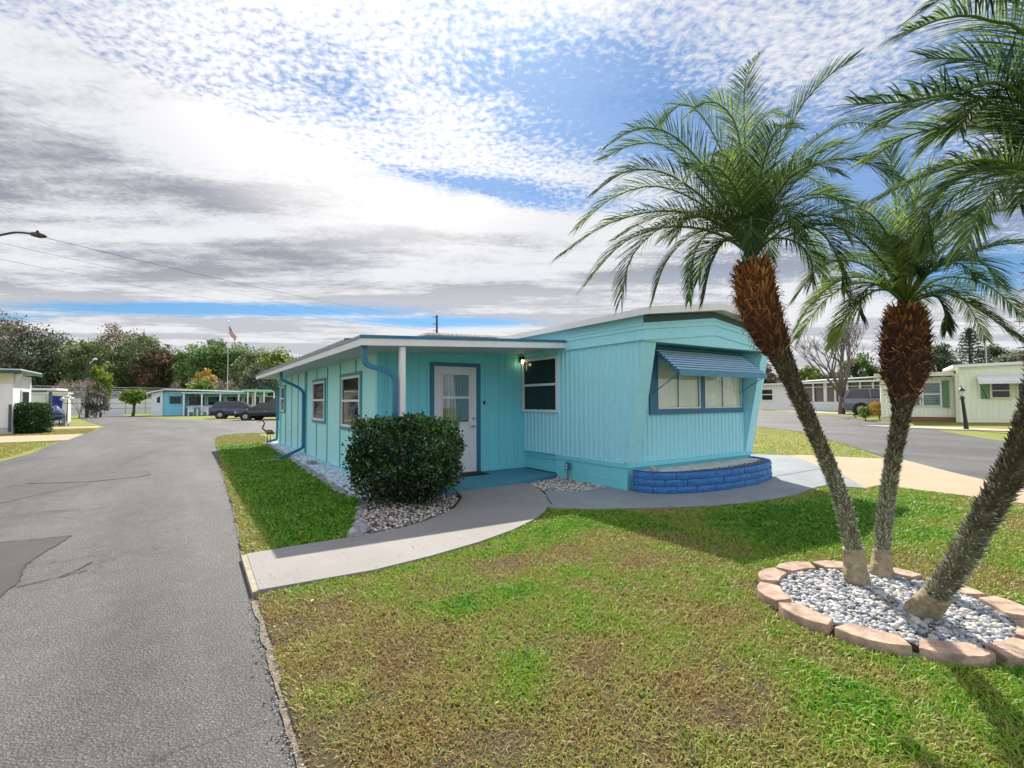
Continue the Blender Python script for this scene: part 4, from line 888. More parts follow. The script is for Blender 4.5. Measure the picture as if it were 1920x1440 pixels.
def crown_points(clumps, per, spread):
    """clumps: (n,3) centres, radii"""
    c, r = clumps; n = len(c)
    idx = np.repeat(np.arange(n), per)
    d = rand_unit(len(idx)); rad = rng.random(len(idx)) ** .45
    P_ = c[idx] + d * (rad * r[idx])[:, None] * np.array([1, 1, .75])
    return P_, idx, d
def leafy_tree(name, label, cat, base, height, cr, m, leaf=.3, nclump=55, per=75, trunk_r=.3, squash=.9, low=.15, group=None, barkm=None, clear=.8, lean=0):
    b = Vector(base); root = thing(name, label, cat, tuple(b), 0, group)
    cz0 = b.z + height * low; cz1 = b.z + height; cen = np.array([b.x + lean, b.y, (cz0 + cz1) / 2]); hz = (cz1 - cz0) / 2
    d = rand_unit(nclump); rr = rng.uniform(.35, 1.0, nclump) ** .6
    # wider low down than at the top, lopsided
    c = cen + d * rr[:, None] * np.array([cr, cr, hz]) * .84
    f_ = 1 - .35 * np.clip((c[:, 2] - cen[2]) / hz, 0, 1); c[:, 0] = cen[0] + (c[:, 0] - cen[0]) * f_; c[:, 1] = cen[1] + (c[:, 1] - cen[1]) * f_
    r = cr * rng.uniform(.16, .36, nclump)
    P_, idx, dd = crown_points((c, r), per, 1)
    V, F = leaf_quads(P_, leaf, out=dd, outw=.6)
    val = np.clip(rng.uniform(0, 1, nclump)[idx] * .65 + rng.random(len(idx)) * .35, 0, 1)
    tr = MB(); tz = cz0 + hz * .9
    tr.tube([(b.x, b.y, b.z - .1), (b.x + .1, b.y, b.z + height * .2), (cen[0] + .1, b.y + .1, b.z + height * .45), (cen[0], b.y, tz)], [trunk_r * 1.2, trunk_r, trunk_r * .75, trunk_r * .3], 8)
    for i in range(min(14, nclump)):
        s_ = Vector((b.x + .1, b.y, b.z + height * random.uniform(.18, .5))); e_ = Vector(c[i]); mid = s_.lerp(e_, .5) + Vector((0, 0, height * .05))
        tr.tube([s_, mid, e_], [trunk_r * .45, trunk_r * .3, trunk_r * .1], 5)
    tr.build('trunk', barkm or bark, root, smooth=True)
    npmesh('crown', V, F, m, root, val=np.repeat(val, 4)); return root
bark = mat('grey_bark', (.13, .11, .095), .9, var=.4, vscale=5, bump=.8, bscale=25)
# ---- round bush by the porch post
def dense_bush(name, label, cen, sx, sy, sz, rot, m, n, leaf, zb, power=3.2, nbr=26, group=None, cat='bush', wob=.10):
    root = thing(name, label, cat, (cen[0], cen[1], 0), 0, group)
    u = rand_unit(n); k = (np.abs(u[:, 0]) ** power + np.abs(u[:, 1]) ** power + np.abs(u[:, 2]) ** power) ** (-1 / power)
    P_ = u * k[:, None]; und = P_[:, 2] < -.45
    P_[und, :2] *= (1 - (.40 if power < 8 else .03) * (-P_[und, 2:3] - .45))
    bump_ = 1 + wob * (np.sin(P_[:, 0] * 5 + 1) * np.sin(P_[:, 1] * 4 + 2) + .7 * np.sin(P_[:, 2] * 7 + P_[:, 0] * 6)) + .05 * rng.normal(size=n)
    dep = rng.random(n) ** 2.2 * .45
    P_ = P_ * (bump_ * (1 - dep))[:, None] * np.array([sx, sy, sz])
    c, s_ = math.cos(rot), math.sin(rot)
    P_ = np.stack([P_[:, 0] * c - P_[:, 1] * s_ + cen[0], P_[:, 0] * s_ + P_[:, 1] * c + cen[1], P_[:, 2] + zb + sz], 1)
    P_[:, 2] = np.maximum(P_[:, 2], .06)
    V, F = leaf_quads(P_, leaf, out=u + np.array([0, 0, .3]), outw=.8)
    cl = vnoise(P_[:, 0] * 1.0 + P_[:, 2] * .7, P_[:, 1] + P_[:, 2] * .5, .16, 3)
    val = np.clip(cl * .5 + rng.random(n) * .6 - .1 + .15 * u[:, 2], 0, 1)
    if power < 8:      # stray shoots
        Q = []; 
        for i in range(110):
            j = rng.integers(0, n); p_ = P_[j]; o_ = u[j] * np.array([1, 1, 1]); o_ = np.array([o_[0] * c - o_[1] * s_, o_[0] * s_ + o_[1] * c, o_[2] + .5]); o_ /= np.linalg.norm(o_)
            for k in range(14): Q.append(p_ + o_ * (.012 * k * rng.uniform(.6, 1.0)) + rng.normal(0, .008, 3))
        Q = np.array(Q); V2, F2_ = leaf_quads(Q, leaf * .95); F = np.concatenate([F, F2_ + len(V)]); V = np.concatenate([V, V2]); val = np.concatenate([val, np.clip(rng.random(len(Q)) * .6 + .4, 0, 1)])
    npmesh('foliage', V, F, m, root, val=np.repeat(val, 4))
    tr = MB()
    for i in range(nbr):
        a_ = random.uniform(0, 6.28); e_ = Vector((cen[0] + math.cos(a_) * sx * random.uniform(.2, .8), cen[1] + math.sin(a_) * sy * random.uniform(.2, .8), zb + sz * random.uniform(.6, 1.7)))
        b_ = Vector((cen[0] + random.uniform(-.08, .08), cen[1] + random.uniform(-.08, .08), 0)); tr.tube([b_, b_.lerp(e_, .4) + Vector((0, 0, .08)), e_], [.016, .011, .004], 5)
    tr.build('stem', bark, root, smooth=True); return root
bushm = leafmat('glossy_bush_leaf', (.006, .018, .007), (.016, .048, .012), (.12, .26, .05), .28, .12)
dense_bush('bush', 'round dense dark green bush in the pebbles between the gravel bed and porch', (2.71, 6.86), .71, .60, .53, math.atan2(-.5517, .834), bushm, 22000, .030, .15, power=6.5, wob=.07)

# ---- pygmy date palms
frondm = mat('palm_leaf', (0, 0, 0), .4, build=attr_col([(0, (.012, .026, .02)), (.35, (.05, .10, .05)), (.7, (.15, .24, .075)), (1, (.38, .48, .09))], rough=.6, trans=.5), spec=.12)
trunkm = mat('palm_trunk', (0, 0, 0), .9, build=attr_col([(0, (.035, .028, .02)), (.3, (.10, .08, .05)), (.65, (.27, .29, .20)), (1, (.58, .60, .50))], rough=.9))
bootm = mat('palm_fibre', (0, 0, 0), .85, build=attr_col([(0, (.035, .014, .010)), (.35, (.13, .045, .022)), (.7, (.45, .17, .055)), (1, (.65, .42, .16))], rough=.85))
basem = mat('palm_foot', (.33, .28, .18), .9, var=.35, vscale=26, bump=1.0, bscale=60)
def frond(ctrl, nl, L, seed, up=Vector((0, 0, 1)), wid=.0075, vbase=.4, dr=1.0, tw=0.0):
    r_ = np.random.default_rng(seed)
    c = [Vector(p) for p in catmull(ctrl, 8)]; m_ = len(c)
    cum = [0]
    for i in range(1, m_): cum.append(cum[-1] + (c[i] - c[i - 1]).length)
    tot = cum[-1]
    def ev(t_):
        s_ = t_ * tot; i = min(max(int(np.searchsorted(cum, s_)) - 1, 0), m_ - 2); u = (s_ - cum[i]) / max(cum[i + 1] - cum[i], 1e-6)
        return c[i].lerp(c[i + 1], u), (c[i + 1] - c[i]).normalized()
    V = []; F = []; val = []
    # rachis
    K = 16
    for i in range(K + 1):
        p, d = ev(i / K); sd = d.cross(up); sd = sd.normalized() if sd.length > .05 else RT.copy(); u2 = sd.cross(d); w_ = .013 * (1 - .9 * (i / K) ** .7) + .0012
        for q, e in ((-1, -.6), (1, -.6), (1, .6), (-1, .6)): V.append(tuple(p + sd * q * w_ + u2 * e * w_)); val.append(.78)
    for i in range(K):
        for j in range(4): F.append((i * 4 + j, i * 4 + (j + 1) % 4, (i + 1) * 4 + (j + 1) % 4, (i + 1) * 4 + j))
    for i in range(nl):
        t_ = .22 + .78 * (i + r_.uniform(-.3, .3)) / nl; t_ = min(max(t_, .1), .995); p, d = ev(t_)
        sd = d.cross(up); sd = sd.normalized() if sd.length > .05 else RT.copy(); u2 = sd.cross(d)
        if tw: sd = (sd * math.cos(tw * t_) + u2 * math.sin(tw * t_)).normalized(); u2 = sd.cross(d)
        ln = L * (.35 + .65 * math.sin(min(1, t_ / .45) * math.pi / 2)) * (1 - .55 * max(0, (t_ - .6) / .4) ** 1.4) * r_.uniform(.85, 1.12)
        ang = R(62) - R(38) * t_ + r_.uniform(-.1, .1)
        for side_ in (-1, 1):
            ld = (d * math.cos(ang) + (sd * side_ * .93 + u2 * r_.uniform(.12, .5)) * math.sin(ang)).normalized()
            droop = dr * r_.uniform(.3, .85); q = p.copy(); pts = [q.copy()]; dirv = ld.copy()
            for s_ in range(4):
                q = q + dirv * ln / 4; pts.append(q.copy()); dirv = (dirv + Vector((0, 0, -1)) * droop * .27).normalized()
            wv = ld.cross(d); wv = (wv.cross(ld)).normalized() if wv.length > .01 else sd
            wv = (wv + Vector(r_.normal(size=3)) * .25).normalized()
            b_ = len(V); ws = [.55, 1, .95, .6, .08]; vv = min(1, max(0, vbase + .14 + r_.uniform(-.3, .3)))
            for pt, w_ in zip(pts, ws): V += [tuple(pt - wv * wid * w_ * .5), tuple(pt + wv * wid * w_ * .5)]; val += [vv, vv]
            for s_ in range(4): F.append((b_ + 2 * s_, b_ + 2 * s_ + 1, b_ + 2 * s_ + 3, b_ + 2 * s_ + 2))
    return V, F, val
def palm(label, curve, rads, boot_from, foot_to, crown, fronds, seed, rnd=0, rndlen=1.2, spike=1.0, boff=0.0):
    b = curve[0]; root = thing('palm_tree', label, 'palm tree', (b[0], b[1], 0), 0, 'palms in the ringed bed')
    cv_ = catmull(curve, 10); n_ = len(cv_); r_ = random.Random(seed)
    cum = [0]
    for i in range(1, n_): cum.append(cum[-1] + (cv_[i] - cv_[i - 1]).length)
    T = cum[-1]
    def ev(t_):
        s_ = t_ * T; i = min(max(int(np.searchsorted(cum, s_)) - 1, 0), n_ - 2); u = (s_ - cum[i]) / max(cum[i + 1] - cum[i], 1e-6)
        return cv_[i].lerp(cv_[i + 1], u), (cv_[i + 1] - cv_[i]).normalized()
    rad = lambda t_: float(np.interp(t_, [q[0] for q in rads], [q[1] for q in rads]))
    def spikes(t0, t1, n, ln, wd, colfn, lift, name, m, core=True, par=None, jit=.25):
        V = []; F = []; val = []
        if core:
            K = 26
            for i in range(K + 1):
                p, d = ev(t0 + (t1 - t0) * i / K); u = d.orthogonal().normalized(); w = d.cross(u); rr_ = rad(t0 + (t1 - t0) * i / K) * .93
                for j in range(12): an = j * math.pi / 6; V.append(tuple(p + (u * math.cos(an) + w * math.sin(an)) * rr_ * (1 + r_.uniform(-.04, .04)))); val.append(colfn(t0 + (t1 - t0) * i / K, r_) * .5)
            for i in range(K):
                for j in range(12): F.append((i * 12 + j, i * 12 + (j + 1) % 12, (i + 1) * 12 + (j + 1) % 12, (i + 1) * 12 + j))
        for i in range(n):
            t_ = t0 + (t1 - t0) * (i + r_.random()) / n; p, d = ev(t_); u = Vector((1, 0, 0)); u = (u - d * u.dot(d)).normalized(); w = d.cross(u)
            an = i * 2.39996 + r_.uniform(-.12, .12); o = u * math.cos(an) + w * math.sin(an); tg = -u * math.sin(an) + w * math.cos(an); rr_ = rad(t_)
            l_ = ln * r_.uniform(.6, 1.25); w_ = wd * r_.uniform(.7, 1.3); lf = lift + r_.uniform(-jit, jit)
            q = p + o * rr_ * .86; tip = q + (o * math.cos(lf) + d * math.sin(lf) + tg * r_.uniform(-.25, .25)).normalized() * l_
            k = len(V); dn_ = -d * l_ * .22
            V += [tuple(q - tg * w_ + dn_), tuple(q + tg * w_ + dn_), tuple(q + d * l_ * .25 + o * .004), tuple(tip - tg * w_ * .22), tuple(tip + tg * w_ * .22)]
            c_ = colfn(t_, r_); val += [c_ * .6, c_ * .6, c_, c_, c_]
            F += [(k, k + 1, k + 4, k + 3), (k, k + 3, k + 2, k + 2), (k + 3, k + 4, k + 2, k + 2), (k + 1, k + 2, k + 4, k + 4)]
        quads = [f for f in F if f[2] != f[3]]; tris = [f[:3] for f in F if f[2] == f[3]]
        me = bpy.data.meshes.new(name); me.from_pydata(V, [], quads + tris); at = me.attributes.new('v', 'FLOAT', 'POINT'); at.data.foreach_set('value', np.clip(np.array(val, np.float32), 0, 1))
        return link(name, me, m, par or root)
    tcol = lambda t_, r: float(np.interp(t_, [0, .3, .5, .8, 1], [.95, .85, .5, .22, .2])) + r.uniform(-.38, .25)
    tr = spikes(foot_to, boot_from + .03, int(1500 * spike), .034, .0105, tcol, .75, 'trunk', trunkm)
    bcol = lambda t_, r: float(np.interp(t_, [boot_from, .85, 1], [.12, .5, .92])) + r.uniform(-.32, .3) + boff
    bt = spikes(boot_from, .995, int(500 * spike), .068, .0175, bcol, 1.0, 'leaf_base_sheath', bootm)
    # fibres
    V = []; F = []; val = []
    for i in range(420):
        t_ = boot_from + (1 - boot_from) * r_.random(); p, d = ev(t_); o = Vector((r_.gauss(0, 1), r_.gauss(0, 1), r_.gauss(0, 1))); o = (o - d * o.dot(d)).normalized(); tg = d.cross(o)
        q = p + o * rad(t_) * .95; e1 = q + (o * .6 + tg * r_.uniform(-1, 1) + d * r_.uniform(-1, .8)).normalized() * r_.uniform(.03, .07); e2 = e1 + (tg * r_.uniform(-1, 1) - Vector((0, 0, .8)) + o * .3).normalized() * r_.uniform(.02, .05)
        k = len(V); wv = d * .0022; V += [tuple(q - wv), tuple(q + wv), tuple(e1 - wv), tuple(e1 + wv), tuple(e2), tuple(e2 + wv)]; F += [(k, k + 1, k + 3, k + 2), (k + 2, k + 3, k + 5, k + 4)]; c_ = r_.uniform(.2, .95); val += [c_] * 6
    npmesh('fibre', V, F, bootm, bt, val=val)
    p0, d0 = ev(0); p1, _ = ev(foot_to * 1.15)
    mb = MB(); kk = [i / 11 for i in range(12)]; mb.tube([p0 - Vector((0, 0, .03))] + [p0.lerp(p1, k) for k in kk[1:]], [rad(0) * (1.45 - .42 * k ** .6) for k in kk], 22)
    mb.v = [(v[0] + r_.uniform(-.009, .009), v[1] + r_.uniform(-.009, .009), v[2] + r_.uniform(-.005, .005)) for v in mb.v]; mb.build('root_foot', basem, root, smooth=True)
    # crown
    V = []; F = []; val = []
    def addf(ctrl, L, vb, sd, nl=104, dr=1.0, wid=.0070, tw=0.0):
        v, f, a_ = frond(ctrl, nl, L * 1.38, sd, vbase=vb, dr=dr * 1.1, wid=wid, tw=tw); k = len(V); V.extend(v); F.extend([tuple(i + k for i in q) for q in f]); val.extend(a_)
    C0 = Vector(crown); dtop = ev(.99)[1]
    for i, (pts, L, vb, dr) in enumerate(fronds):
        ctrl = [C0 - dtop * .05] + [Vector(p) for p in pts]; addf(ctrl, L, vb, seed * 100 + i, dr=dr)
    for i in range(rnd):
        az = i * 2.39996 + r_.uniform(-.2, .2); f_ = i / max(rnd, 1); el = R(84 - 56 * f_); ln = rndlen * r_.uniform(.85, 1.1) * (.75 + .25 * math.sin(math.pi * min(1, f_ + .2)))
        h_ = Vector((math.cos(az), math.sin(az), 0)); p = C0.copy(); ctrl = [C0 - dtop * .05 + h_ * .02]; e_ = el
        for s_ in range(5):
            p = p + (h_ * math.cos(e_) + Vector((0, 0, 1)) * math.sin(e_)) * ln / 5; ctrl.append(p.copy()); e_ -= R(14 + 16 * f_) * (.7 + .25 * s_)
        addf(ctrl, .21, r_.uniform(.18, .55), seed * 100 + 50 + i, nl=90)
    npmesh('crown', V, F, frondm, root, val=np.clip(val, 0, 1)); return root
P1 = [GZ(1607, 1092, .06)] + [AT(x_, y_, d_) for x_, y_, d_ in ((1596, 1010, 3.90), (1572, 920, 3.93), (1535, 830, 3.97), (1498, 745, 4.0), (1462, 665, 4.03), (1432, 600, 4.05), (1415, 540, 4.07), (1412, 488, 4.08))]
d1 = 4.08
def FR(pts, L=.2, vb=.4, dr=1.0): return ([AT(x_, y_, d_) for x_, y_, d_ in pts], L, vb, dr)
F1 = [FR([(1350, 440, 3.9), (1260, 425, 3.75), (1170, 455, 3.6), (1100, 530, 3.55)], .22, .45, 1.2), FR([(1340, 400, 4.2), (1240, 350, 4.3), (1150, 370, 4.4), (1080, 430, 4.5)], .22, .4, 1.1),
      FR([(1345, 350, 3.9), (1270, 260, 3.8), (1200, 240, 3.7), (1130, 280, 3.6)], .22, .35, .9), FR([(1365, 430, 4.1), (1300, 440, 4.1), (1250, 490, 4.1), (1225, 560, 4.1)], .2, .3, 1.3),
      FR([(1350, 420, 4.0), (1250, 395, 3.9), (1140, 420, 3.8), (1050, 480, 3.72)], .22, .3, 1.1),
      FR([(1350, 400, 4.1), (1260, 330, 4.05), (1180, 320, 4.0), (1110, 365, 3.95)], .22, .3),
      FR([(1340, 370, 4.2), (1260, 280, 4.3), (1190, 270, 4.35), (1125, 300, 4.4)], .2, .42, .8),
      FR([(1370, 330, 4.1), (1325, 230, 4.15), (1280, 195, 4.2), (1235, 235, 4.3)], .2, .45),
      FR([(1395, 330, 3.95), (1378, 230, 3.9), (1335, 190, 3.85), (1290, 215, 3.8)], .2, .5),
      FR([(1402, 340, 4.1), (1395, 220, 4.2), (1400, 140, 4.3), (1425, 100, 4.4)], .2, .35, .6),
      FR([(1440, 340, 4.0), (1490, 220, 3.9), (1545, 150, 3.8), (1600, 110, 3.7)], .19, .2, .6),
      FR([(1450, 350, 4.2), (1520, 270, 4.3), (1590, 230, 4.4), (1660, 240, 4.5)], .2, .25, .9),
      FR([(1460, 380, 4.0), (1530, 310, 3.9), (1610, 300, 3.8), (1690, 340, 3.7)], .2, .3),
      FR([(1460, 410, 4.2), (1530, 370, 4.35), (1600, 390, 4.5), (1650, 450, 4.6)], .2, .35, 1.1),
      FR([(1470, 430, 4.0), (1530, 430, 3.9), (1570, 480, 3.85), (1585, 550, 3.8)], .2, .3, 1.2),
      FR([(1440, 440, 4.3), (1490, 420, 4.5), (1530, 470, 4.7), (1550, 540, 4.8)], .18, .5, 1.2),
      FR([(1380, 420, 3.9), (1320, 405, 3.75), (1250, 420, 3.6), (1185, 480, 3.5), (1165, 560, 3.45)], .23, .35, 1.3),
      FR([(1375, 440, 4.3), (1330, 435, 4.5), (1300, 480, 4.6), (1292, 565, 4.65)], .16, .2, 1.2),
      FR([(1385, 450, 4.1), (1360, 450, 4.15), (1335, 490, 4.2), (1318, 565, 4.2)], .15, .2, 1.2),
      FR([(1360, 430, 4.4), (1290, 400, 4.7), (1220, 410, 4.9), (1150, 450, 5.0)], .2, .3, 1.1),
      FR([(1420, 360, 3.8), (1440, 280, 3.6), (1460, 240, 3.4), (1490, 240, 3.2)], .19, .4),
      FR([(1410, 350, 4.4), (1420, 260, 4.7), (1440, 210, 5.0), (1470, 220, 5.2)], .19, .45),
      FR([(1395, 400, 3.8), (1370, 340, 3.55), (1330, 310, 3.35), (1280, 340, 3.2)], .2, .55, 1.1),
      FR([(1430, 400, 4.4), (1470, 340, 4.7), (1510, 330, 4.9), (1560, 360, 5.1)], .2, .4),
      FR([(1425, 420, 3.8), (1455, 390, 3.6), (1480, 400, 3.45), (1500, 450, 3.35)], .19, .3, 1.2)]
palm('left palm with a rusty fibrous neck, leaning towards the teal mobile home', P1, [(0, .064), (.1, .056), (.45, .053), (.6, .062), (.70, .09), (.76, .13), (.84, .155), (.93, .158), (.97, .14), (1, .10)], .71, .085, AT(1412, 470, d1), F1, 3, rnd=14, rndlen=1.15)
P2 = [GZ(1653, 1078, .06)] + [AT(x_, y_, d_) for x_, y_, d_ in ((1656, 1000, 4.12), (1664, 930, 4.13), (1675, 860, 4.15), (1688, 790, 4.16), (1695, 720, 4.18), (1696, 660, 4.2), (1697, 610, 4.2), (1697, 572, 4.2))]
F2 = [FR([(1690, 470, 4.2), (1680, 390, 4.2), (1672, 320, 4.25), (1668, 270, 4.3)], .2, .3, .5),
      FR([(1700, 450, 4.1), (1720, 370, 4.0), (1750, 320, 3.9), (1790, 310, 3.8)], .2, .7, .8),
      FR([(1660, 500, 4.1), (1600, 440, 4.0), (1540, 420, 3.9), (1485, 440, 3.85)], .2, .3),
      FR([(1655, 520, 4.3), (1600, 490, 4.4), (1540, 500, 4.5), (1490, 560, 4.6)], .2, .45, 1.1),
      FR([(1660, 540, 4.0), (1610, 530, 3.9), (1550, 560, 3.8), (1495, 635, 3.75)], .2, .75, 1.1),
      FR([(1650, 530, 4.5), (1590, 520, 4.7), (1530, 560, 4.9), (1490, 620, 5.0)], .18, .45, 1.1),
      FR([(1670, 545, 4.2), (1630, 550, 4.15), (1590, 590, 4.1), (1560, 650, 4.05)], .18, .8, 1.1),
      FR([(1740, 500, 4.2), (1800, 430, 4.3), (1860, 390, 4.4), (1925, 370, 4.5)], .2, .3, .8),
      FR([(1745, 510, 4.0), (1810, 480, 3.9), (1870, 460, 3.8), (1935, 455, 3.7)], .2, .2, 1.0),
      FR([(1745, 530, 4.2), (1800, 520, 4.3), (1860, 540, 4.4), (1925, 600, 4.5)], .2, .25, 1.2),
      FR([(1740, 550, 3.9), (1790, 555, 3.8), (1850, 590, 3.7), (1915, 640, 3.6)], .19, .3, 1.2),
      FR([(1735, 540, 4.4), (1780, 540, 4.6), (1820, 580, 4.8), (1850, 640, 4.9)], .19, .35, 1.2),
      FR([(1720, 470, 3.9), (1760, 420, 3.7), (1800, 400, 3.5), (1850, 420, 3.4)], .2, .55),
      FR([(1680, 480, 3.9), (1650, 420, 3.7), (1610, 390, 3.5), (1570, 400, 3.4)], .2, .5),
      FR([(1700, 480, 4.5), (1710, 410, 4.8), (1730, 370, 5.0), (1760, 370, 5.2)], .19, .5),
      FR([(1750, 555, 4.1), (1770, 580, 4.05), (1775, 620, 4.05)], .13, .3, 1.2)]
palm('middle palm with the swollen dark brown fibrous neck, standing nearly upright', P2, [(0, .062), (.1, .052), (.45, .049), (.6, .062), (.67, .10), (.73, .16), (.8, .178), (.9, .172), (.97, .13), (1, .09)], .64, .075, AT(1697, 560, 4.2), F2, 5, rnd=10, rndlen=.95, boff=-.24)
P3 = [Vector((4.12, 1.30, .05)), Vector((4.03, 1.19, .22)), Vector((3.92, 1.03, .52)), Vector((3.82, .88, .84)), Vector((3.74, .74, 1.15)), Vector((3.69, .62, 1.5)), Vector((3.66, .53, 1.85)), Vector((3.65, .47, 2.15)), Vector((3.65, .44, 2.42))]
C3 = Vector((3.65, .44, 2.5))
F3 = [FR([(1905, 170, 2.15), (1790, 175, 2.1), (1700, 190, 2.05), (1600, 195, 2.0)], .24, .15, .7),
      FR([(1940, 230, 2.2), (1830, 190, 2.3), (1740, 190, 2.4), (1640, 240, 2.5)], .24, .3),
      FR([(1940, 90, 2.2), (1860, 40, 2.15), (1790, 30, 2.1), (1700, 60, 2.05)], .24, .35, .8),
      FR([(1950, 10, 2.3), (1880, -30, 2.3), (1800, -20, 2.3), (1730, 20, 2.3)], .22, .2, .8),
      FR([(1930, 290, 2.3), (1850, 230, 2.5), (1790, 230, 2.7), (1730, 280, 2.8)], .22, .85, 1.1),
      FR([(1930, 320, 2.2), (1850, 300, 2.2), (1760, 320, 2.2), (1650, 370, 2.2)], .22, .4, 1.1),
      FR([(1940, 340, 2.4), (1870, 310, 2.7), (1800, 330, 2.9), (1740, 400, 3.0)], .2, .5, 1.2),
      FR([(1950, 350, 2.1), (1890, 340, 2.0), (1840, 390, 1.95), (1810, 470, 1.9)], .2, .4, 1.2)]
palm('right palm leaning steeply out of the picture, its trunk nearest the camera', P3, [(0, .070), (.1, .064), (.5, .062), (.65, .08), (.75, .12), (.85, .16), (.95, .15), (1, .10)], .72, .09, C3, F3, 8, rnd=16, rndlen=1.2, spike=1.0)

# ------------------------------------------------------------------ distant trees on the left
tm = {
 'moss': leafmat('mossy_leaf', (.05, .045, .035), (.16, .15, .12), (.42, .38, .33)),
 'dark': leafmat('dark_oak_leaf', (.02, .035, .02), (.10, .145, .085), (.38, .43, .32), trans=.45),
 'olive': leafmat('olive_oak_leaf', (.03, .045, .02), (.14, .20, .08), (.46, .50, .30), trans=.45),
 'green': leafmat('green_leaf', (.022, .045, .018), (.10, .19, .06), (.38, .50, .22), trans=.45),
 'rust': leafmat('rust_leaf', (.035, .045, .02), (.14, .13, .07), (.46, .25, .20), trans=.4),
 'yellow': leafmat('yellow_green_leaf', (.05, .09, .015), (.15, .24, .03), (.36, .42, .06)),
 'pink': leafmat('pinkish_blossom', (.12, .09, .07), (.30, .22, .20), (.50, .40, .38)),
 'orange': leafmat('orange_leaf', (.16, .10, .02), (.45, .26, .05), (.60, .42, .10)),
}
for px_, top_, dep_, w_, key, lab in (
   (-60, 560, 92, 80, 'moss', 'grey brown mossy tree at the left edge of the picture'),
   (12, 590, 88, 62, 'moss', 'tall grey brown tree hung with moss above the left house'),
   (78, 612, 90, 55, 'dark', 'dark crowned tree with a leaning trunk behind the left house'),
   (130, 628, 98, 48, 'dark', 'dark green tree between the mossy tree and the pale shrub'),
   (176, 634, 90, 50, 'olive', 'grey green tree behind the wooden pole on the left'),
   (226, 602, 104, 50, 'rust', 'tallest reddish brown tree in the middle of the left wood'),
   (262, 620, 96, 44, 'olive', 'olive tree in front of the tallest reddish tree'),
   (296, 640, 94, 36, 'rust', 'low rusty red tree right of the tallest reddish tree'),
   (338, 652, 98, 42, 'green', 'green tree left of the flagpole, lower than its neighbours'),
   (382, 634, 94, 44, 'green', 'bright green rounded tree just left of the flagpole'),
   (405, 628, 112, 30, 'dark', 'dark tree top poking up beside the flagpole'),
   (438, 640, 94, 44, 'green', 'green tree right of the flagpole behind the carport'),
   (482, 650, 92, 42, 'olive', 'olive green tree behind the parked cars'),
   (524, 656, 88, 42, 'yellow', 'yellow green tree rising beside the annex roof'),
   (566, 672, 96, 46, 'olive', 'olive tree mostly hidden by the annex roof')):
    g_ = AT(px_, 760, dep_); hh = (752 - top_) / FOC * dep_ + H
    leafy_tree('tree', lab, 'tree', (g_.x, g_.y, 0), hh * 1.05, w_ / FOC * dep_ * 1.25, tm[key], leaf=.27, nclump=95, per=90, trunk_r=.38, low=.12, group='trees of the wood behind the long wall')
# the wood behind them, one mass
pts = []; 
for i in range(230):
    px_ = random.uniform(-160, 640); dd = random.uniform(112, 135); g_ = AT(px_, 757, dd); zt_ = random.uniform(1, 11); pts.append((g_.x, g_.y, zt_))
c_ = np.array(pts); P_, idx, dd = crown_points((c_, rng.uniform(2.0, 3.6, len(c_))), 120, 1); V, F = leaf_quads(P_, .42)
tag(npmesh('woodland', V, F, tm['dark'], val=np.repeat(rng.random(len(P_)), 4)), 'dark far wood closing the view behind the separate trees', 'woodland', kind='stuff')
# long wall of the raised road
A_ = AT(60, 756, 60); B_ = AT(560, 754, 92); A_.z = B_.z = 0; dv = (B_ - A_).normalized(); nv = Vector((dv.y, -dv.x, 0)); LW = (B_ - A_).length
WL = thing('long_wall', 'long pale panelled retaining wall with a dark upper band and guard rail', 'wall', tuple(A_), math.atan2(dv.y, dv.x))
wallm = mat('pale_wall', (.50, .49, .50), .85, build=weathered((.80, .78, .82), (.5, .48, .46), .5)); wallw = mat('wall_upper', (.34, .32, .34), .85, var=.5, vscale=1.2, stretch=(1, 1, 3))
MB().box(0, LW, 0, .3, 0, 2.15).build('lower_wall', wallm, WL, world=False)
mb = MB()
for i in range(int(LW / 2.4)): mb.box(i * 2.4, i * 2.4 + .06, -.03, 0, 0, 2.15)
mb.box(0, LW, -.03, -.001, 1.45, 1.5).box(0, LW, -.032, -.001, .75, .8).box(0, LW, -.05, .0, 2.151, 2.22); mb.build('panel_joint', mat('joint_grey', (.30, .29, .30), .9), WL, world=False)
MB().box(0, LW, .5, .8, 2.0, 3.15).build('upper_wall', wallw, WL, world=False)
for i in range(int(LW / 4.8)): MB().box(i * 4.8, i * 4.8 + .25, .40, .499, 2.221, 3.5).build('wall_post', wallw, WL, world=False)
for z_ in (3.3, 3.6): MB().box(0, LW, .55, .62, z_, z_ + .10).build('guard_rail', mat('rail_grey', (.35, .36, .38), .5), WL, world=False)

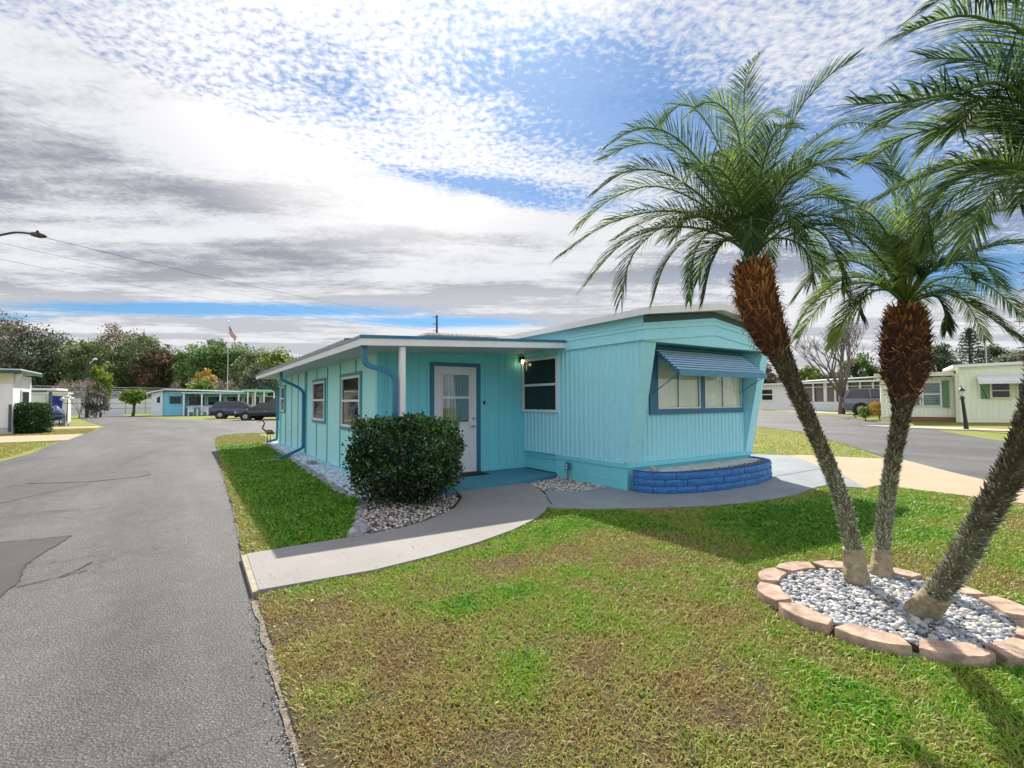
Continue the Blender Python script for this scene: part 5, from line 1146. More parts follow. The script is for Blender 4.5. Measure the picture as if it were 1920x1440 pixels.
# ------------------------------------------------------------------ blue house with porch, behind the parked cars
YB = 70
def bx(px_): return GY(px_, 760, YB).x
bh = thing('blue_house', 'pale blue mobile home with long porch roof beyond the parked cars', 'house', (bx(303), YB, 0))
bw_ = mat('white_blue_siding', (.78, .82, .92), .6, var=.08, vscale=2); bb = mat('light_blue_siding', (.22, .60, .82), .6, var=.12, vscale=2, stretch=(6, 6, .5))
x0, x1, x2, x3 = bx(284), bx(305), bx(345), bx(505)
MB().prism([(x0, YB), (x1, YB), (x1, YB + 5), (x0, YB + 5)], 0, [2.5, 2.9, 2.9, 2.5]).build('end_wall', bw_, bh)
MB().box(x1 + .002, x2, YB + .2, YB + 5, 0, 2.7).build('wall', bb, bh)
MB().box(x2 + .002, x3, YB + 1.6, YB + 5, 0, 2.6).build('porch_wall', bb, bh)
MB().hexa([(x0 - .5, YB - .5, 2.55), (x1 + .3, YB - .5, 3.0), (x1 + .3, YB + 5.3, 3.0), (x0 - .5, YB + 5.3, 2.55)], [(x0 - .5, YB - .5, 2.7), (x1 + .3, YB - .5, 3.12), (x1 + .3, YB + 5.3, 3.12), (x0 - .5, YB + 5.3, 2.7)]).hexa([(x1 + .3, YB - .45, 2.95), (x3, YB - .3, 2.72), (x3, YB + 5.3, 2.72), (x1 + .3, YB + 5.3, 2.95)], [(x1 + .3, YB - .45, 3.12), (x3, YB - .3, 2.86), (x3, YB + 5.3, 2.86), (x1 + .3, YB + 5.3, 3.12)]).build('roof', white2, bh)
MB().prism([(x0 + .5, YB - .03), (x1 - .25, YB - .03), (x1 - .25, YB - .001), (x0 + .5, YB - .001)], 1.5, [2.05, 2.3, 2.3, 2.05]).build('window', glassd, bh)
f_ = MB().box(bx(317), bx(341), YB + .13, YB + .199, 1.35, 2.3).build('window', tealtrim, bh); MB().box(bx(317) + .1, bx(341) - .1, YB + .12, YB + .129, 1.45, 2.2).build('pane', glassd, f_)
# porch: roof, posts, rail, screens
paleteal = mat('pale_teal_paint', (.42, .62, .60), .55)
MB().box(x2 - .3, bx(478), YB - 1.6, YB + 1.6, 2.55, 2.72).build('porch_roof', paleteal, bh)
for p_ in (343, 376, 410, 444, 470): MB().box(bx(p_), bx(p_) + .16, YB - 1.5, YB - 1.34, 0, 2.55).build('porch_post', white2, bh)
for k in range(5):
    a_ = x2 + .4 + k * 2.0; f_ = MB().box(a_, a_ + 1.8, YB + 1.54, YB + 1.599, 1.15, 2.3).build('window', white2, bh); MB().box(a_ + .08, a_ + 1.72, YB + 1.53, YB + 1.539, 1.22, 2.23).build('pane', glassd, f_)
MB().box(x2 + .2, bx(420), YB - 1.45, YB - 1.38, .98, 1.06).build('porch_rail', white2, bh)
for k, p_ in enumerate((352, 368, 386, 402)): MB().box(bx(p_), bx(p_) + .14, YB - 2.2, YB - 2.06, 0, .8).build('rail_post', white2, bh)
for p_, q_ in ((352, 366), (380, 400)):
    ch = thing('garden_chair', 'white garden chair on the porch of the blue house, %s' % ('nearer the corner post' if p_ == 352 else 'beside the dark SUV'), 'chair', (bx(p_), YB - .6, 0), 0, 'white chairs on the blue house porch')
    a_ = bx(p_); MB().box(a_, a_ + .6, YB - .9, YB - .35, .4, .46).build('seat', white2, ch); MB().box(a_, a_ + .6, YB - .38, YB - .33, .46, .95).build('backrest', white2, ch)
    for u_, w_ in ((0, -.9), (.54, -.9), (0, -.41), (.54, -.41)): MB().box(a_ + u_, a_ + u_ + .06, YB + w_, YB + w_ + .06, 0, .4).build('leg', white2, ch)
cp = thing('carport', 'pale teal flat carport roof on thin posts behind the parked cars', 'carport', (bx(478), YB - 2, 0))
MB().box(bx(455), bx(509), YB - 4, YB + 1.4, 2.78, 3.02).build('roof', paleteal, cp)
for p_ in (457, 470, 486, 504): MB().box(bx(p_), bx(p_) + .14, YB - 3.9, YB - 3.76, 0, 2.78).build('post', white2, cp)

# flagpole with the flag hanging at an angle
fb = AT(426, 770, 66); fz = AT(426, 602, 66).z
fp = thing('flagpole', 'tall thin flagpole rising above the trees with a drooping striped flag', 'flagpole', (fb.x, fb.y, 0))
MB().tube([(fb.x, fb.y, 0), (fb.x, fb.y, fz)], [.045, .03], 8).lathe([(.02, fz), (.09, fz + .05), (.09, fz + .12), (.02, fz + .17)], (fb.x, fb.y, 0), 10).build('pole', alu, fp)
FL = thing('flag', 'drooping flag with red and white stripes and a starry blue canton', 'flag', (fb.x, fb.y, fz - .5))
fu = RT.copy()
def fpnt(u, v):   # u along the fly 0..1, v down the hoist 0..1
    sag = 1.5 * u + .12 * u * u; q = Vector((fb.x, fb.y, fz - .55)) + fu * (.06 + 1.05 * u * (1 - .18 * v)) + Vector((0, 0, -sag - 1.0 * v * (1 - .35 * u)))
    return q + FW * .10 * math.sin(u * 9 + v * 2)
mr_, mw_, mbl = mat('flag_red', (.35, .03, .05), .8), mat('flag_white', (.55, .53, .58), .8), mat('flag_blue', (.02, .03, .13), .8)
for nm, mm, test in (('red_stripes', mr_, lambda i, j: j % 2 == 0 and not (i < 6 and j < 7)), ('white_stripes', mw_, lambda i, j: j % 2 == 1 and not (i < 6 and j < 7)), ('canton', mbl, lambda i, j: i < 6 and j < 7)):
    mb = MB()
    for i in range(15):
        for j in range(13):
            if test(i, j): mb.add([fpnt(i / 15, j / 13), fpnt((i + 1) / 15, j / 13), fpnt((i + 1) / 15, (j + 1) / 13), fpnt(i / 15, (j + 1) / 13)], [(0, 1, 2, 3)])
    mb.build(nm, mm, FL)
mb = MB()
for r_ in range(9):
    for c_ in range(6 if r_ % 2 == 0 else 5):
        q = fpnt((.25 + c_ + (0 if r_ % 2 == 0 else .5)) / 15, (.45 + r_ * .74) / 13) - FW * .012; k = []
        for a_ in range(10): rr_ = .030 if a_ % 2 == 0 else .013; k.append(q + RT * rr_ * math.sin(a_ * math.pi / 5) + UP * rr_ * math.cos(a_ * math.pi / 5))
        mb.add(k, [tuple(range(10))])
mb.build('stars', mw_, FL)

# ------------------------------------------------------------------ vehicles
tyre = mat('tyre_rubber', (.012, .012, .013), .85); rimm = mat('alloy_rim', (.45, .46, .48), .35, metal=.8); lampc = mat('headlight_glass', (.6, .62, .65), .1, spec=.8); lampr = mat('tail_light', (.25, .01, .01), .2); carglass = mat('car_glass', (.01, .011, .013), .05, spec=.8)
def car(name, label, cat, loc, rz, Lc, Wc, Hc, paint, low, gh, hood=.95, wr=.36, group=None, clad=None):
    root = thing(name, label, cat, loc, rz, group); LB = dict(parent=root, world=False); h2 = Wc / 2
    # lower body lofted along x: (x, z bottom, z top, half width)
    V = []; F = []; prof = low
    for (x_, zb_, zt_, hw) in prof:
        zs = [(hw * .86, zb_), (hw * .98, zb_ + .14), (hw, zb_ + (zt_ - zb_) * .55), (hw * .97, zt_ - .08), (hw * .88, zt_)]
        ringp = [(x_, y_, z_) for y_, z_ in zs] + [(x_, -y_, z_) for y_, z_ in reversed(zs)]; V += ringp
    for i in range(len(prof) - 1):
        for j in range(10): F.append((i * 10 + j, i * 10 + (j + 1) % 10, (i + 1) * 10 + (j + 1) % 10, (i + 1) * 10 + j))
    F += [tuple(range(10))[::-1], tuple((len(prof) - 1) * 10 + j for j in range(10))]
    mbb = MB().add(V, F); body = mbb.build('body', paint, smooth=False, **LB)
    md = body.modifiers.new('b', 'BEVEL'); md.width = .03; md.segments = 2
    # greenhouse: polygon (x, z) base and top
    rb, rt, ft, fb_ = gh; wb, wt = h2 * .90, h2 * .74
    g = MB().hexa([(rb[0], -wb, rb[1]), (fb_[0], -wb, fb_[1]), (fb_[0], wb, fb_[1]), (rb[0], wb, rb[1])], [(rt[0], -wt, rt[1]), (ft[0], -wt, ft[1]), (ft[0], wt, ft[1]), (rt[0], wt, rt[1])]); g.build('window_glass', carglass, body, world=False)
    MB().hexa([(rt[0] - .06, -wt - .015, rt[1] - .02), (ft[0] + .04, -wt - .015, ft[1] - .02), (ft[0] + .04, wt + .015, ft[1] - .02), (rt[0] - .06, wt + .015, rt[1] - .02)], [(rt[0] + .06, -wt + .08, rt[1] + .06), (ft[0] - .12, -wt + .08, ft[1] + .06), (ft[0] - .12, wt - .08, ft[1] + .06), (rt[0] + .06, wt - .08, rt[1] + .06)]).build('roof', paint, body, world=False)
    for s_ in (-1, 1):
        for (a_, b_) in ((rb, rt), (fb_, ft), (((rb[0] * .62 + fb_[0] * .38), rb[1]), ((rt[0] * .6 + ft[0] * .4), rt[1])), (((rb[0] * .30 + fb_[0] * .70), rb[1]), ((rt[0] * .22 + ft[0] * .78), rt[1]))):
            MB().bar((a_[0], s_ * (wb + .004), a_[1]), (b_[0], s_ * (wt + .008), b_[1]), .10 if a_ is rb else .06, .03, up=(0, s_, .3)).build('pillar', paint, body, world=False)
        MB().box(fb_[0] - .55, fb_[0] - .37, s_ * (h2 + .02) - .07, s_ * (h2 + .02) + .07, fb_[1], fb_[1] + .14).build('mirror', paint, body, world=False, bevel=.02)
        for x_ in (Lc * -.30, Lc * .315):
            MB().lathe([(wr + .07, s_ * (h2 - .17)), (wr + .07, s_ * (h2 - .002))], (x_, 0, wr), 24, 'Y').build('wheel_arch', black, body, world=False)
            w_ = MB().lathe([(wr * .6, s_ * (h2 - .2)), (wr * .96, s_ * (h2 - .19)), (wr, s_ * (h2 - .15)), (wr, s_ * (h2 - .03)), (wr * .94, s_ * (h2 + .012)), (wr * .66, s_ * (h2 + .01))], (x_, 0, wr), 24, 'Y').build('wheel', tyre, smooth=False, **LB)
            rm = MB().lathe([(wr * .64, s_ * (h2 + .004)), (wr * .60, s_ * (h2 + .02)), (wr * .52, s_ * (h2 + .008)), (wr * .1, s_ * (h2 + .016))], (x_, 0, wr), 20, 'Y')
            for k in range(5):
                an = k * 2 * math.pi / 5; rm.bar((x_ + .05 * math.cos(an), s_ * (h2 + .02), wr + .05 * math.sin(an)), (x_ + wr * .6 * math.cos(an), s_ * (h2 + .022), wr + wr * .6 * math.sin(an)), .06, .02, up=(0, 1, 0))
            rm.build('rim', rimm, w_, world=False)
        xf_ = low[-1][0]; xr_ = low[0][0]
        MB().box(xf_ - .32, xf_ + .015, s_ * (h2 * .62) - .19, s_ * (h2 * .62) + .19, hood - .26, hood - .12).build('headlight', lampc, world=False, parent=root, bevel=.02)
        MB().box(xr_ - .015, xr_ + .22, s_ * (h2 * .80) - .10, s_ * (h2 * .80) + .10, hood - .16, hood + .06).build('tail_light', lampr, world=False, parent=root, bevel=.02)
        for x_ in (-.15, -1.05): MB().box(x_, x_ + .16, s_ * (h2 + .005) - .012, s_ * (h2 + .005) + .012, rb[1] - .16, rb[1] - .13).build('door_handle', rimm, body, world=False)
    MB().box(low[-1][0] - .04, low[-1][0] + .02, -h2 * .55, h2 * .55, .38, .62).build('grille', black, world=False, parent=root)
    MB().box(low[-1][0] - .1, low[-1][0] + .035, -h2 * .8, h2 * .8, .24, .36).build('front_bumper', clad or black, world=False, parent=root, bevel=.02)
    MB().box(low[0][0] - .04, low[0][0] + .1, -h2 * .85, h2 * .85, .26, .46).build('rear_bumper', clad or black, world=False, parent=root, bevel=.02)
    MB().box(low[0][0] - .022, low[0][0] - .002, -.26, .26, .62, .76).build('number_plate', white, world=False, parent=root)
    return root
def paint(name, c): return mat(name, c, .28, metal=.35, var=.03, coat=1.0)
suvlow = lambda L_, W_, zt: [(-L_ / 2, .42, zt - .02, W_ / 2 * .86), (-L_ / 2 + .12, .30, zt + .03, W_ / 2 * .96), (-L_ * .2, .24, zt, W_ / 2), (L_ * .2, .24, zt - .02, W_ / 2), (L_ * .36, .26, zt - .07, W_ / 2 * .98), (L_ / 2 - .14, .30, zt - .18, W_ / 2 * .92), (L_ / 2, .38, zt - .3, W_ / 2 * .80)]
pv = AT(446, 786, 47.5)
car('parked_car', 'dark blue SUV parked by the blue house porch', 'car', (pv.x, pv.y, 0), R(-14), 4.5, 1.84, 1.62, paint('navy_paint', (.02, .035, .11)), suvlow(4.5, 1.84, 1.0), ((-2.05, 1.0), (-1.7, 1.54), (.35, 1.57), (1.2, .98)), group='cars parked on the left lot')
pv = AT(496, 789, 42.5)
car('parked_car', 'black sedan with a sloping hood parked right of the blue SUV', 'car', (pv.x, pv.y, 0), R(168), 4.35, 1.8, 1.46, paint('black_paint', (.012, .012, .022)), suvlow(4.35, 1.8, .93), ((-1.95, .93), (-1.1, 1.40), (.25, 1.43), (1.2, .90)), hood=.86, wr=.33, group='cars parked on the left lot')
pv = AT(524, 787, 44.5)
car('parked_truck', 'dark pickup truck with tall cab half hidden by the teal wall', 'truck', (pv.x, pv.y, 0), R(172), 5.2, 1.95, 1.85, paint('graphite_paint', (.03, .03, .04)), suvlow(5.2, 1.95, 1.12), ((-1.2, 1.12), (-1.0, 1.78), (.5, 1.82), (1.3, 1.12)), hood=1.05, wr=.39, group='cars parked on the left lot')
pv = AT(1664, 775, 35)
car('parked_car', 'large grey SUV in the carport behind the bare tree', 'car', (pv.x, pv.y, .42), math.atan2(-.90, .42), 5.3, 2.0, 1.9, paint('grey_paint', (.14, .15, .18)), suvlow(5.3, 2.0, 1.18), ((-2.55, 1.18), (-2.2, 1.80), (.7, 1.82), (1.5, 1.16)), hood=1.08, wr=.40)

# ------------------------------------------------------------------ left foreground house, hedge, carport and posts
LH = thing('white_house', 'white mobile home with a green roof edge at the left border', 'house', (-6.9, 33.2, 0))
wsid = mat('white_siding', (.62, .62, .60), .55, build=weathered((.80, .80, .84), (.6, .58, .56), .4)); grn = mat('green_trim', (.02, .08, .05), .5)
vprofile([(x_, 33.2 - d) for x_, d in ribs(-12, -6.9, .3, .02)], .35, 2.45, 'end_wall', wsid, parent=LH, thick=.1)
MB().box(-12, -6.9, 33.3, 36.6, .35, 2.9).build('wall', wsid, LH)
MB().box(-12, -6.88, 33.17, 33.21, 2.452, 2.95).build('upper_wall', mat('cream_siding', (.62, .60, .50), .6), LH)
MB().box(-12, -6.86, 33.16, 36.6, 0, .349).build('skirt', mat('skirt_white', (.5, .5, .5), .7), LH)
MB().box(-12.3, -6.55, 32.6, 36.9, 3.0, 3.14).build('roof', wsid, LH); MB().box(-12.3, -6.52, 32.56, 32.6, 2.93, 3.09).build('fascia', grn, LH); MB().box(-6.55, -6.51, 32.601, 36.9, 2.93, 3.09).build('fascia', grn, LH)
MB().hexa([(-6.899, 33.3, 2.4), (-6.6, 33.3, 2.92), (-6.6, 33.4, 2.92), (-6.899, 33.4, 2.4)], [(-6.899, 33.3, 2.928), (-6.6, 33.3, 2.928), (-6.6, 33.4, 2.928), (-6.899, 33.4, 2.928)]).build('eave_bracket', wsid, LH)
f_ = MB().box(-6.899, -6.85, 34.5, 36.0, 1.2, 2.2).build('window', white2, LH); MB().box(-6.86, -6.845, 34.6, 35.9, 1.3, 2.1).build('pane', glassd, f_)
MB().hexa([(-8.9, 32.5, 2.25), (-7.9, 32.5, 2.25), (-7.9, 33.1, 2.5), (-8.9, 33.1, 2.5)], [(-8.9, 32.5, 2.3), (-7.9, 32.5, 2.3), (-7.9, 33.1, 2.55), (-8.9, 33.1, 2.55)]).build('awning', grn, LH)
MB().tube([(-6.95, 33.05, .15), (-6.95, 33.05, 1.45)], .06, 8).build('gas_cylinder', dark_s, LH)
hedgem = leafmat('hedge_leaf', (.010, .030, .008), (.025, .075, .015), (.08, .18, .03), .5, .15)
hc_ = AT(57, 785, 24.6)
dense_bush('hedge', 'clipped square dark green hedge in front of the left white house', (hc_.x, hc_.y), .66, .55, .70, math.atan2(-.55, .83), hedgem, 15000, .05, .04, power=14, nbr=8, cat='hedge', wob=.0)
CP = thing('carport', 'low white roofed carport with dark posts behind the left white house', 'carport', (-8, 46, 0))
c0 = AT(40, 730, 33); c1_ = AT(106, 730, 33.5)
MB().hexa([(c0.x, c0.y, 2.38), (c1_.x, c1_.y, 2.38), (c1_.x - .3, c1_.y + 6, 2.45), (c0.x - .3, c0.y + 6, 2.45)], [(c0.x, c0.y, 2.52), (c1_.x, c1_.y, 2.52), (c1_.x - .3, c1_.y + 6, 2.6), (c0.x - .3, c0.y + 6, 2.6)]).build('roof', wsid, CP)
MB().bar((c0.x, c0.y - .03, 2.3), (c1_.x - .5, c1_.y - .03, 2.3), .1, .14).build('beam', dark_s, CP)
for p_ in (44, 90): q = AT(p_, 780, 33.1); MB().box(q.x, q.x + .16, q.y, q.y + .16, 0, 2.3).build('post', dark_s, CP)
q = AT(72, 770, 38); SH = thing('shed', 'white garden shed standing under the left carport roof', 'shed', (q.x, q.y, 0)); MB().box(q.x - 1.2, q.x + 1.6, q.y, q.y + 2, 0, 2.25).build('wall', wsid, SH); MB().box(q.x - 1.3, q.x + 1.7, q.y - .1, q.y + 2.1, 2.251, 2.36).build('roof', white2, SH); MB().tube([(q.x + .35, q.y - .06, 0), (q.x + .35, q.y - .06, 2.2)], .06, 8).build('downspout', white2, SH)
# covered golf cart with a blue bag, lamp post, bench
q = AT(101, 790, 33); cv2 = mat('dark_blue_cover', (.03, .06, .16), .7, var=.3)
bmC = bmesh.new(); bmesh.ops.create_icosphere(bmC, subdivisions=3, radius=1)
for v in bmC.verts: v.co = Vector((q.x + v.co.x * .55 * (1 - .25 * max(0, v.co.z)), q.y + v.co.y * .8, .82 + v.co.z * .52 + .05 * math.sin(v.co.x * 6 + v.co.y * 4)))
me = bpy.data.meshes.new('covered_grill'); bmC.to_mesh(me); bmC.free(); CG = thing('covered_grill', 'grill under a dark blue cover beside the left carport post', 'grill', (q.x, q.y, 0)); link('cover', me, cv2, CG)
for u_, w_ in ((-.35, -.4), (.35, -.4), (-.35, .4), (.35, .4)): MB().box(q.x + u_ - .03, q.x + u_ + .03, q.y + w_ - .03, q.y + w_ + .03, 0, .5).build('leg', dark_s, CG)
q = AT(106, 750, 35); tag(MB().hexa([(q.x - .35, q.y, 1.05), (q.x + .3, q.y, 1.0), (q.x + .3, q.y + .02, 1.0), (q.x - .35, q.y + .02, 1.05)], [(q.x - .4, q.y - .1, 2.05), (q.x + .35, q.y - .1, 2.0), (q.x + .35, q.y - .08, 2.0), (q.x - .4, q.y - .08, 2.05)]).build('banner', mat('royal_blue_cloth', (.015, .03, .35), .6, var=.3, vscale=3)), 'small bright blue cloth banner hanging beside the left carport', 'banner')
def lamp_post(label, base, hgt, arms=True):
    b = Vector(base); root = thing('lamp_post', label, 'lamp post', tuple(b)); 
    MB().lathe([(.09, 0), (.09, .12), (.045, .2), (.035, hgt * .7), (.03, hgt)], tuple(b), 12).build('post', black, root)
    if arms:
        for s_ in (-1, 0, 1):
            o_ = RT * (.34 * s_); top = b + o_ + Vector((0, 0, hgt + (.16 if s_ == 0 else .0)))
            MB().tube([b + Vector((0, 0, hgt - .25)), b + o_ * .7 + Vector((0, 0, hgt - .28)), top - Vector((0, 0, .08))], .018, 6).build('arm', black, root)
            MB().lathe([(.03, -.1), (.12, -.04), (.13, .06), (.07, .14), (.01, .17)], tuple(top), 12).build('globe', mat('lamp_globe', (.62, .6, .55), .25), root, smooth=True)
    return root
lamp_post('black lamp post with three white globes on the left yard', tuple(GZ(125, 797)), 1.75)
q = GZ(112, 797); BN = thing('bench', 'low dark garden bench in front of the covered grill', 'bench', (q.x, q.y - 2, 0)); MB().box(q.x - 1.0, q.x + .6, q.y - 2.2, q.y - 1.8, .62, .70).build('seat', dark_s, BN)
for u_ in (-.95, .5): MB().box(q.x + u_, q.x + u_ + .08, q.y - 2.15, q.y - 1.85, 0, .62).build('leg', dark_s, BN)
for i in range(14):
    px_ = random.uniform(93, 124); g_ = GZ(px_, random.uniform(795, 799)); o = rock(g_.x, g_.y, random.uniform(.12, .25), .7, 'garden_rock'); tag(o, 'tan and grey rock in the rockery under the left bench', 'rock', 'rocks in the left rockery')
# wooden pole and shrubs
q = AT(163, 776, 52); WP = thing('utility_pole', 'slim dark wooden pole with a small lamp standing before the long wall', 'pole', (q.x, q.y, 0)); zt_ = AT(163, 680, 52).z
MB().tube([(q.x, q.y, 0), (q.x, q.y, zt_)], [.17, .11], 10).build('pole', mat('pole_wood', (.07, .055, .045), .9, var=.3), WP)
MB().tube([(q.x, q.y, zt_ - .2), (q.x + .5, q.y - .1, zt_ + .35)], .04, 6).lathe([(.05, zt_ + .3), (.2, zt_ + .34), (.2, zt_ + .42), (.06, zt_ + .5)], (q.x + .55, q.y - .1, 0), 10).build('lamp_head', alu, WP)
def bare_tree(name, label, base, hgt, spread, m, depth=6, seed=1, r0=.14, group=None, cat='tree', nb=5, fork=.28, tips=None, tipn=0):
    r_ = random.Random(seed); b = Vector(base); root = thing(name, label, cat, tuple(b), 0, group); trunk = MB(); br = MB(); ends = []
    fk = b + Vector((.03, 0, hgt * fork)); trunk.tube([b - Vector((0, 0, .1)), b + Vector((.02, 0, hgt * fork * .5)), fk], [r0 * 1.3, r0, r0 * .92], 10)
    def grow(p, d, ln, rad, lev):
        q = p; pts = [p]; dd = d.copy()
        for s_ in range(3): dd = (dd + Vector((r_.gauss(0, .10), r_.gauss(0, .10), r_.gauss(.06, .05)))).normalized(); q = q + dd * ln / 3; pts.append(q)
        br.tube(pts, [rad, rad * .88, rad * .75, rad * .62], 6 if lev > 2 else 4, cap=False)
        if lev == 0: ends.append(q); return
        for k in range(r_.choice([2, 2, 3])):
            nd = (dd + Vector((r_.gauss(0, .42), r_.gauss(0, .42), r_.gauss(.08, .2)))).normalized(); grow(q, nd, ln * r_.uniform(.66, .86), rad * .60, lev - 1)
    for k in range(nb):
        az = k * 2 * math.pi / nb + r_.uniform(-.3, .3); tilt = spread * r_.uniform(.55, 1.1); d = Vector((math.cos(az) * math.sin(tilt), math.sin(az) * math.sin(tilt), math.cos(tilt)))
        grow(fk - Vector((0, 0, hgt * fork * .12 * (k % 2))), d, hgt * .26, r0 * .62, depth - 1)
    trunk.build('trunk', m, root, smooth=True); br.build('crown', m, root, smooth=True)
    if tips:
        e_ = np.array([tuple(x) for x in ends]); idx = rng.integers(0, len(e_), tipn); P_ = e_[idx] + rng.normal(0, hgt * .035, (tipn, 3)); V, F = leaf_quads(P_, hgt * .016); npmesh('foliage', V, F, tips, root, val=np.repeat(rng.random(tipn), 4))
    return root
twig = mat('bare_twig', (.15, .12, .11), .9, var=.3, vscale=8, bump=.5, bscale=30); paletwig = mat('pale_twig', (.33, .28, .26), .9, var=.3)
q = GZ(1578, 772, .40); q = AT(1578, 772, 36.5)
bare_tree('tree', 'leafless branching tree in front of the white house on the right', (q.x, q.y, .38), 6.0, .60, twig, 7, 4, .19, nb=8, fork=.25)
q = AT(148, 776, 50); bare_tree('shrub', 'pinkish nearly leafless shrub left of the slim wooden pole', (q.x, q.y, 0), 4.2, .5, paletwig, 5, 9, .07, cat='shrub', tips=tm['pink'], tipn=1500, fork=.1)
q = AT(188, 776, 53); leafy_tree('shrub', 'tall bright green shrub right of the slim wooden pole', 'shrub', (q.x, q.y, 0), 5.8, 1.5, tm['yellow'], leaf=.16, nclump=34, per=70, trunk_r=.10, low=.3)
q = AT(182, 776, 52); leafy_tree('shrub', 'grey green shrub at the foot of the slim wooden pole', 'shrub', (q.x, q.y - 1, 0), 2.9, 1.3, tm['moss'], leaf=.14, nclump=26, per=60, trunk_r=.06, low=.05)
q = AT(255, 774, 58); PLT = leafy_tree('small_tree', 'small round topped tree with a slanting bare trunk before the wall', 'tree', (q.x - .3, q.y, 0), 2.9, 1.45, tm['yellow'], leaf=.24, nclump=20, per=50, trunk_r=.15, low=.55)
for px_, top_, w_, key, lab in ((362, 716, 22, 'moss', 'grey bare bush behind the blue house, left one'), (418, 716, 26, 'moss', 'grey bare bush behind the blue house near the flagpole')):
    q = AT(px_, 776, 66); bare_tree('shrub', lab, (q.x, q.y + 6, 0), 5.0, .7, paletwig, 5, px_, .10, cat='shrub', tips=tm['pink'], tipn=900, fork=.12)
q = AT(372, 776, 66); leafy_tree('shrub', 'orange topped shrub rising over the roof of the blue house', 'shrub', (q.x + 1.0, q.y + 5.5, 0), 6.3, 1.9, tm['orange'], leaf=.2, nclump=26, per=55, trunk_r=.1, low=.4)
q = AT(366, 776, 60); leafy_tree('shrub', 'bright yellow green shrub below the orange one at the blue roof', 'shrub', (q.x + .4, YB + 2.2, 0), 4.5, 1.9, tm['yellow'], leaf=.2, nclump=26, per=55, trunk_r=.1, low=.3)
# arching bright branchy tree edge by the annex
q = AT(500, 776, 74); leafy_tree('tree', 'dark dense tree directly behind the carport and parked cars', 'tree', (q.x, q.y, 0), 7.6, 4.6, tm['dark'], leaf=.22, nclump=60, per=80, trunk_r=.3, low=.1)

# ------------------------------------------------------------------ street lamp arm, wires, far pole
q = AT(-150, 760, 17); SL = thing('street_lamp', 'street lamp whose dark curved arm reaches in from the left edge', 'street lamp', (q.x, q.y, 0))
a0_ = AT(-150, 470, 17); arm_ = catmull([a0_, AT(-60, 455, 16.6), AT(0, 441, 16.3), AT(30, 436, 16.2), AT(58, 438, 16.1)], 5)
MB().tube([(q.x, q.y, 0), (q.x, q.y, a0_.z + .3)], [.13, .09], 10).build('pole', mat('pole_wood', (.07, .055, .045), .9, var=.3), SL)
MB().tube(arm_, .035, 8).build('arm', black, SL)
h0, h1 = AT(56, 438, 16.1), AT(88, 444, 16.0)
MB().tube([h0, h0.lerp(h1, .2), h0.lerp(h1, .55), h0.lerp(h1, .85), h1], [.04, .075, .09, .06, .015], 10).lathe([(.03, .05), (.05, .1), (.03, .15)], tuple(h0.lerp(h1, .45)), 8).build('lamp_head', black, SL)
wirem = mat('wire_black', (.09, .09, .10), .6)
q = AT(819, 760, 62); UPz = AT(819, 590, 62).z; UPo = thing('utility_pole', 'dark utility pole with short crossbars rising behind the annex roof', 'pole', (q.x, q.y, 0))
MB().tube([(q.x, q.y, 0), (q.x, q.y, UPz)], [.2, .12], 8).build('pole', mat('pole_wood', (.07, .055, .045), .9, var=.3), UPo)
for k in range(3): z_ = UPz - .25 - k * .85; MB().bar(Vector((q.x, q.y, z_)) - RT * .5, Vector((q.x, q.y, z_)) + RT * .12, .07, .07).build('crossbar', black, UPo)
pt = Vector((q.x, q.y, UPz))
def wire(a_, b_, sag, label, r=.008):
    pts = [a_.lerp(b_, i / 24) - Vector((0, 0, sag * 4 * (i / 24) * (1 - i / 24))) for i in range(25)]
    tag(MB().tube(pts, r, 5, cap=False).build('power_line', wirem), label, 'power line', 'overhead wires')
wire(AT(86, 446, 16), pt - Vector((0, 0, .25)), .5, 'topmost thin wire running from the street lamp to the far pole')
wire(AT(-40, 446, 20), pt - Vector((0, 0, 1.1)), .6, 'middle thin wire crossing the clouds towards the far pole')
wire(AT(-40, 478, 21), pt - Vector((0, 0, 1.95)), .5, 'lowest thin wire crossing the clouds towards the far pole')
for k, (ya, yb__) in enumerate(((592, 600), (600, 609), (609, 617), (617, 626))):
    wire(AT(1730, ya, 70), AT(2050, yb__ - 6, 60), .15, ['highest', 'second highest', 'second lowest', 'lowest'][k] + ' of the four faint wires above the yellow house', .018)

# ------------------------------------------------------------------ right side houses
ysid = mat('pale_yellow_siding', (.58, .60, .38), .55, build=weathered((.86, .89, .72), (.7, .7, .55), .35)); green_sh = mat('green_shutter', (.13, .27, .13), .55, var=.15)
O_ = Vector((34.4, 13.4, .12)); du = Vector((.35, -.937, 0)).normalized()
YH = thing('yellow_house', 'pale yellow mobile home with green shutters and white awning across the street', 'house', tuple(O_), math.atan2(du.y, du.x))
inv = XF[YH.name].inverted()
def yl(px_, y_=0): # local x of a picture column on the house front
    d = ray(px_, 760); n_ = Vector((du.y, -du.x, 0)); o2 = O_ + n_ * -y_ if 0 else O_
    t_ = (O_ - CAM).dot(n_) / d.dot(n_); p = CAM + d * t_; return (p - O_).dot(du)
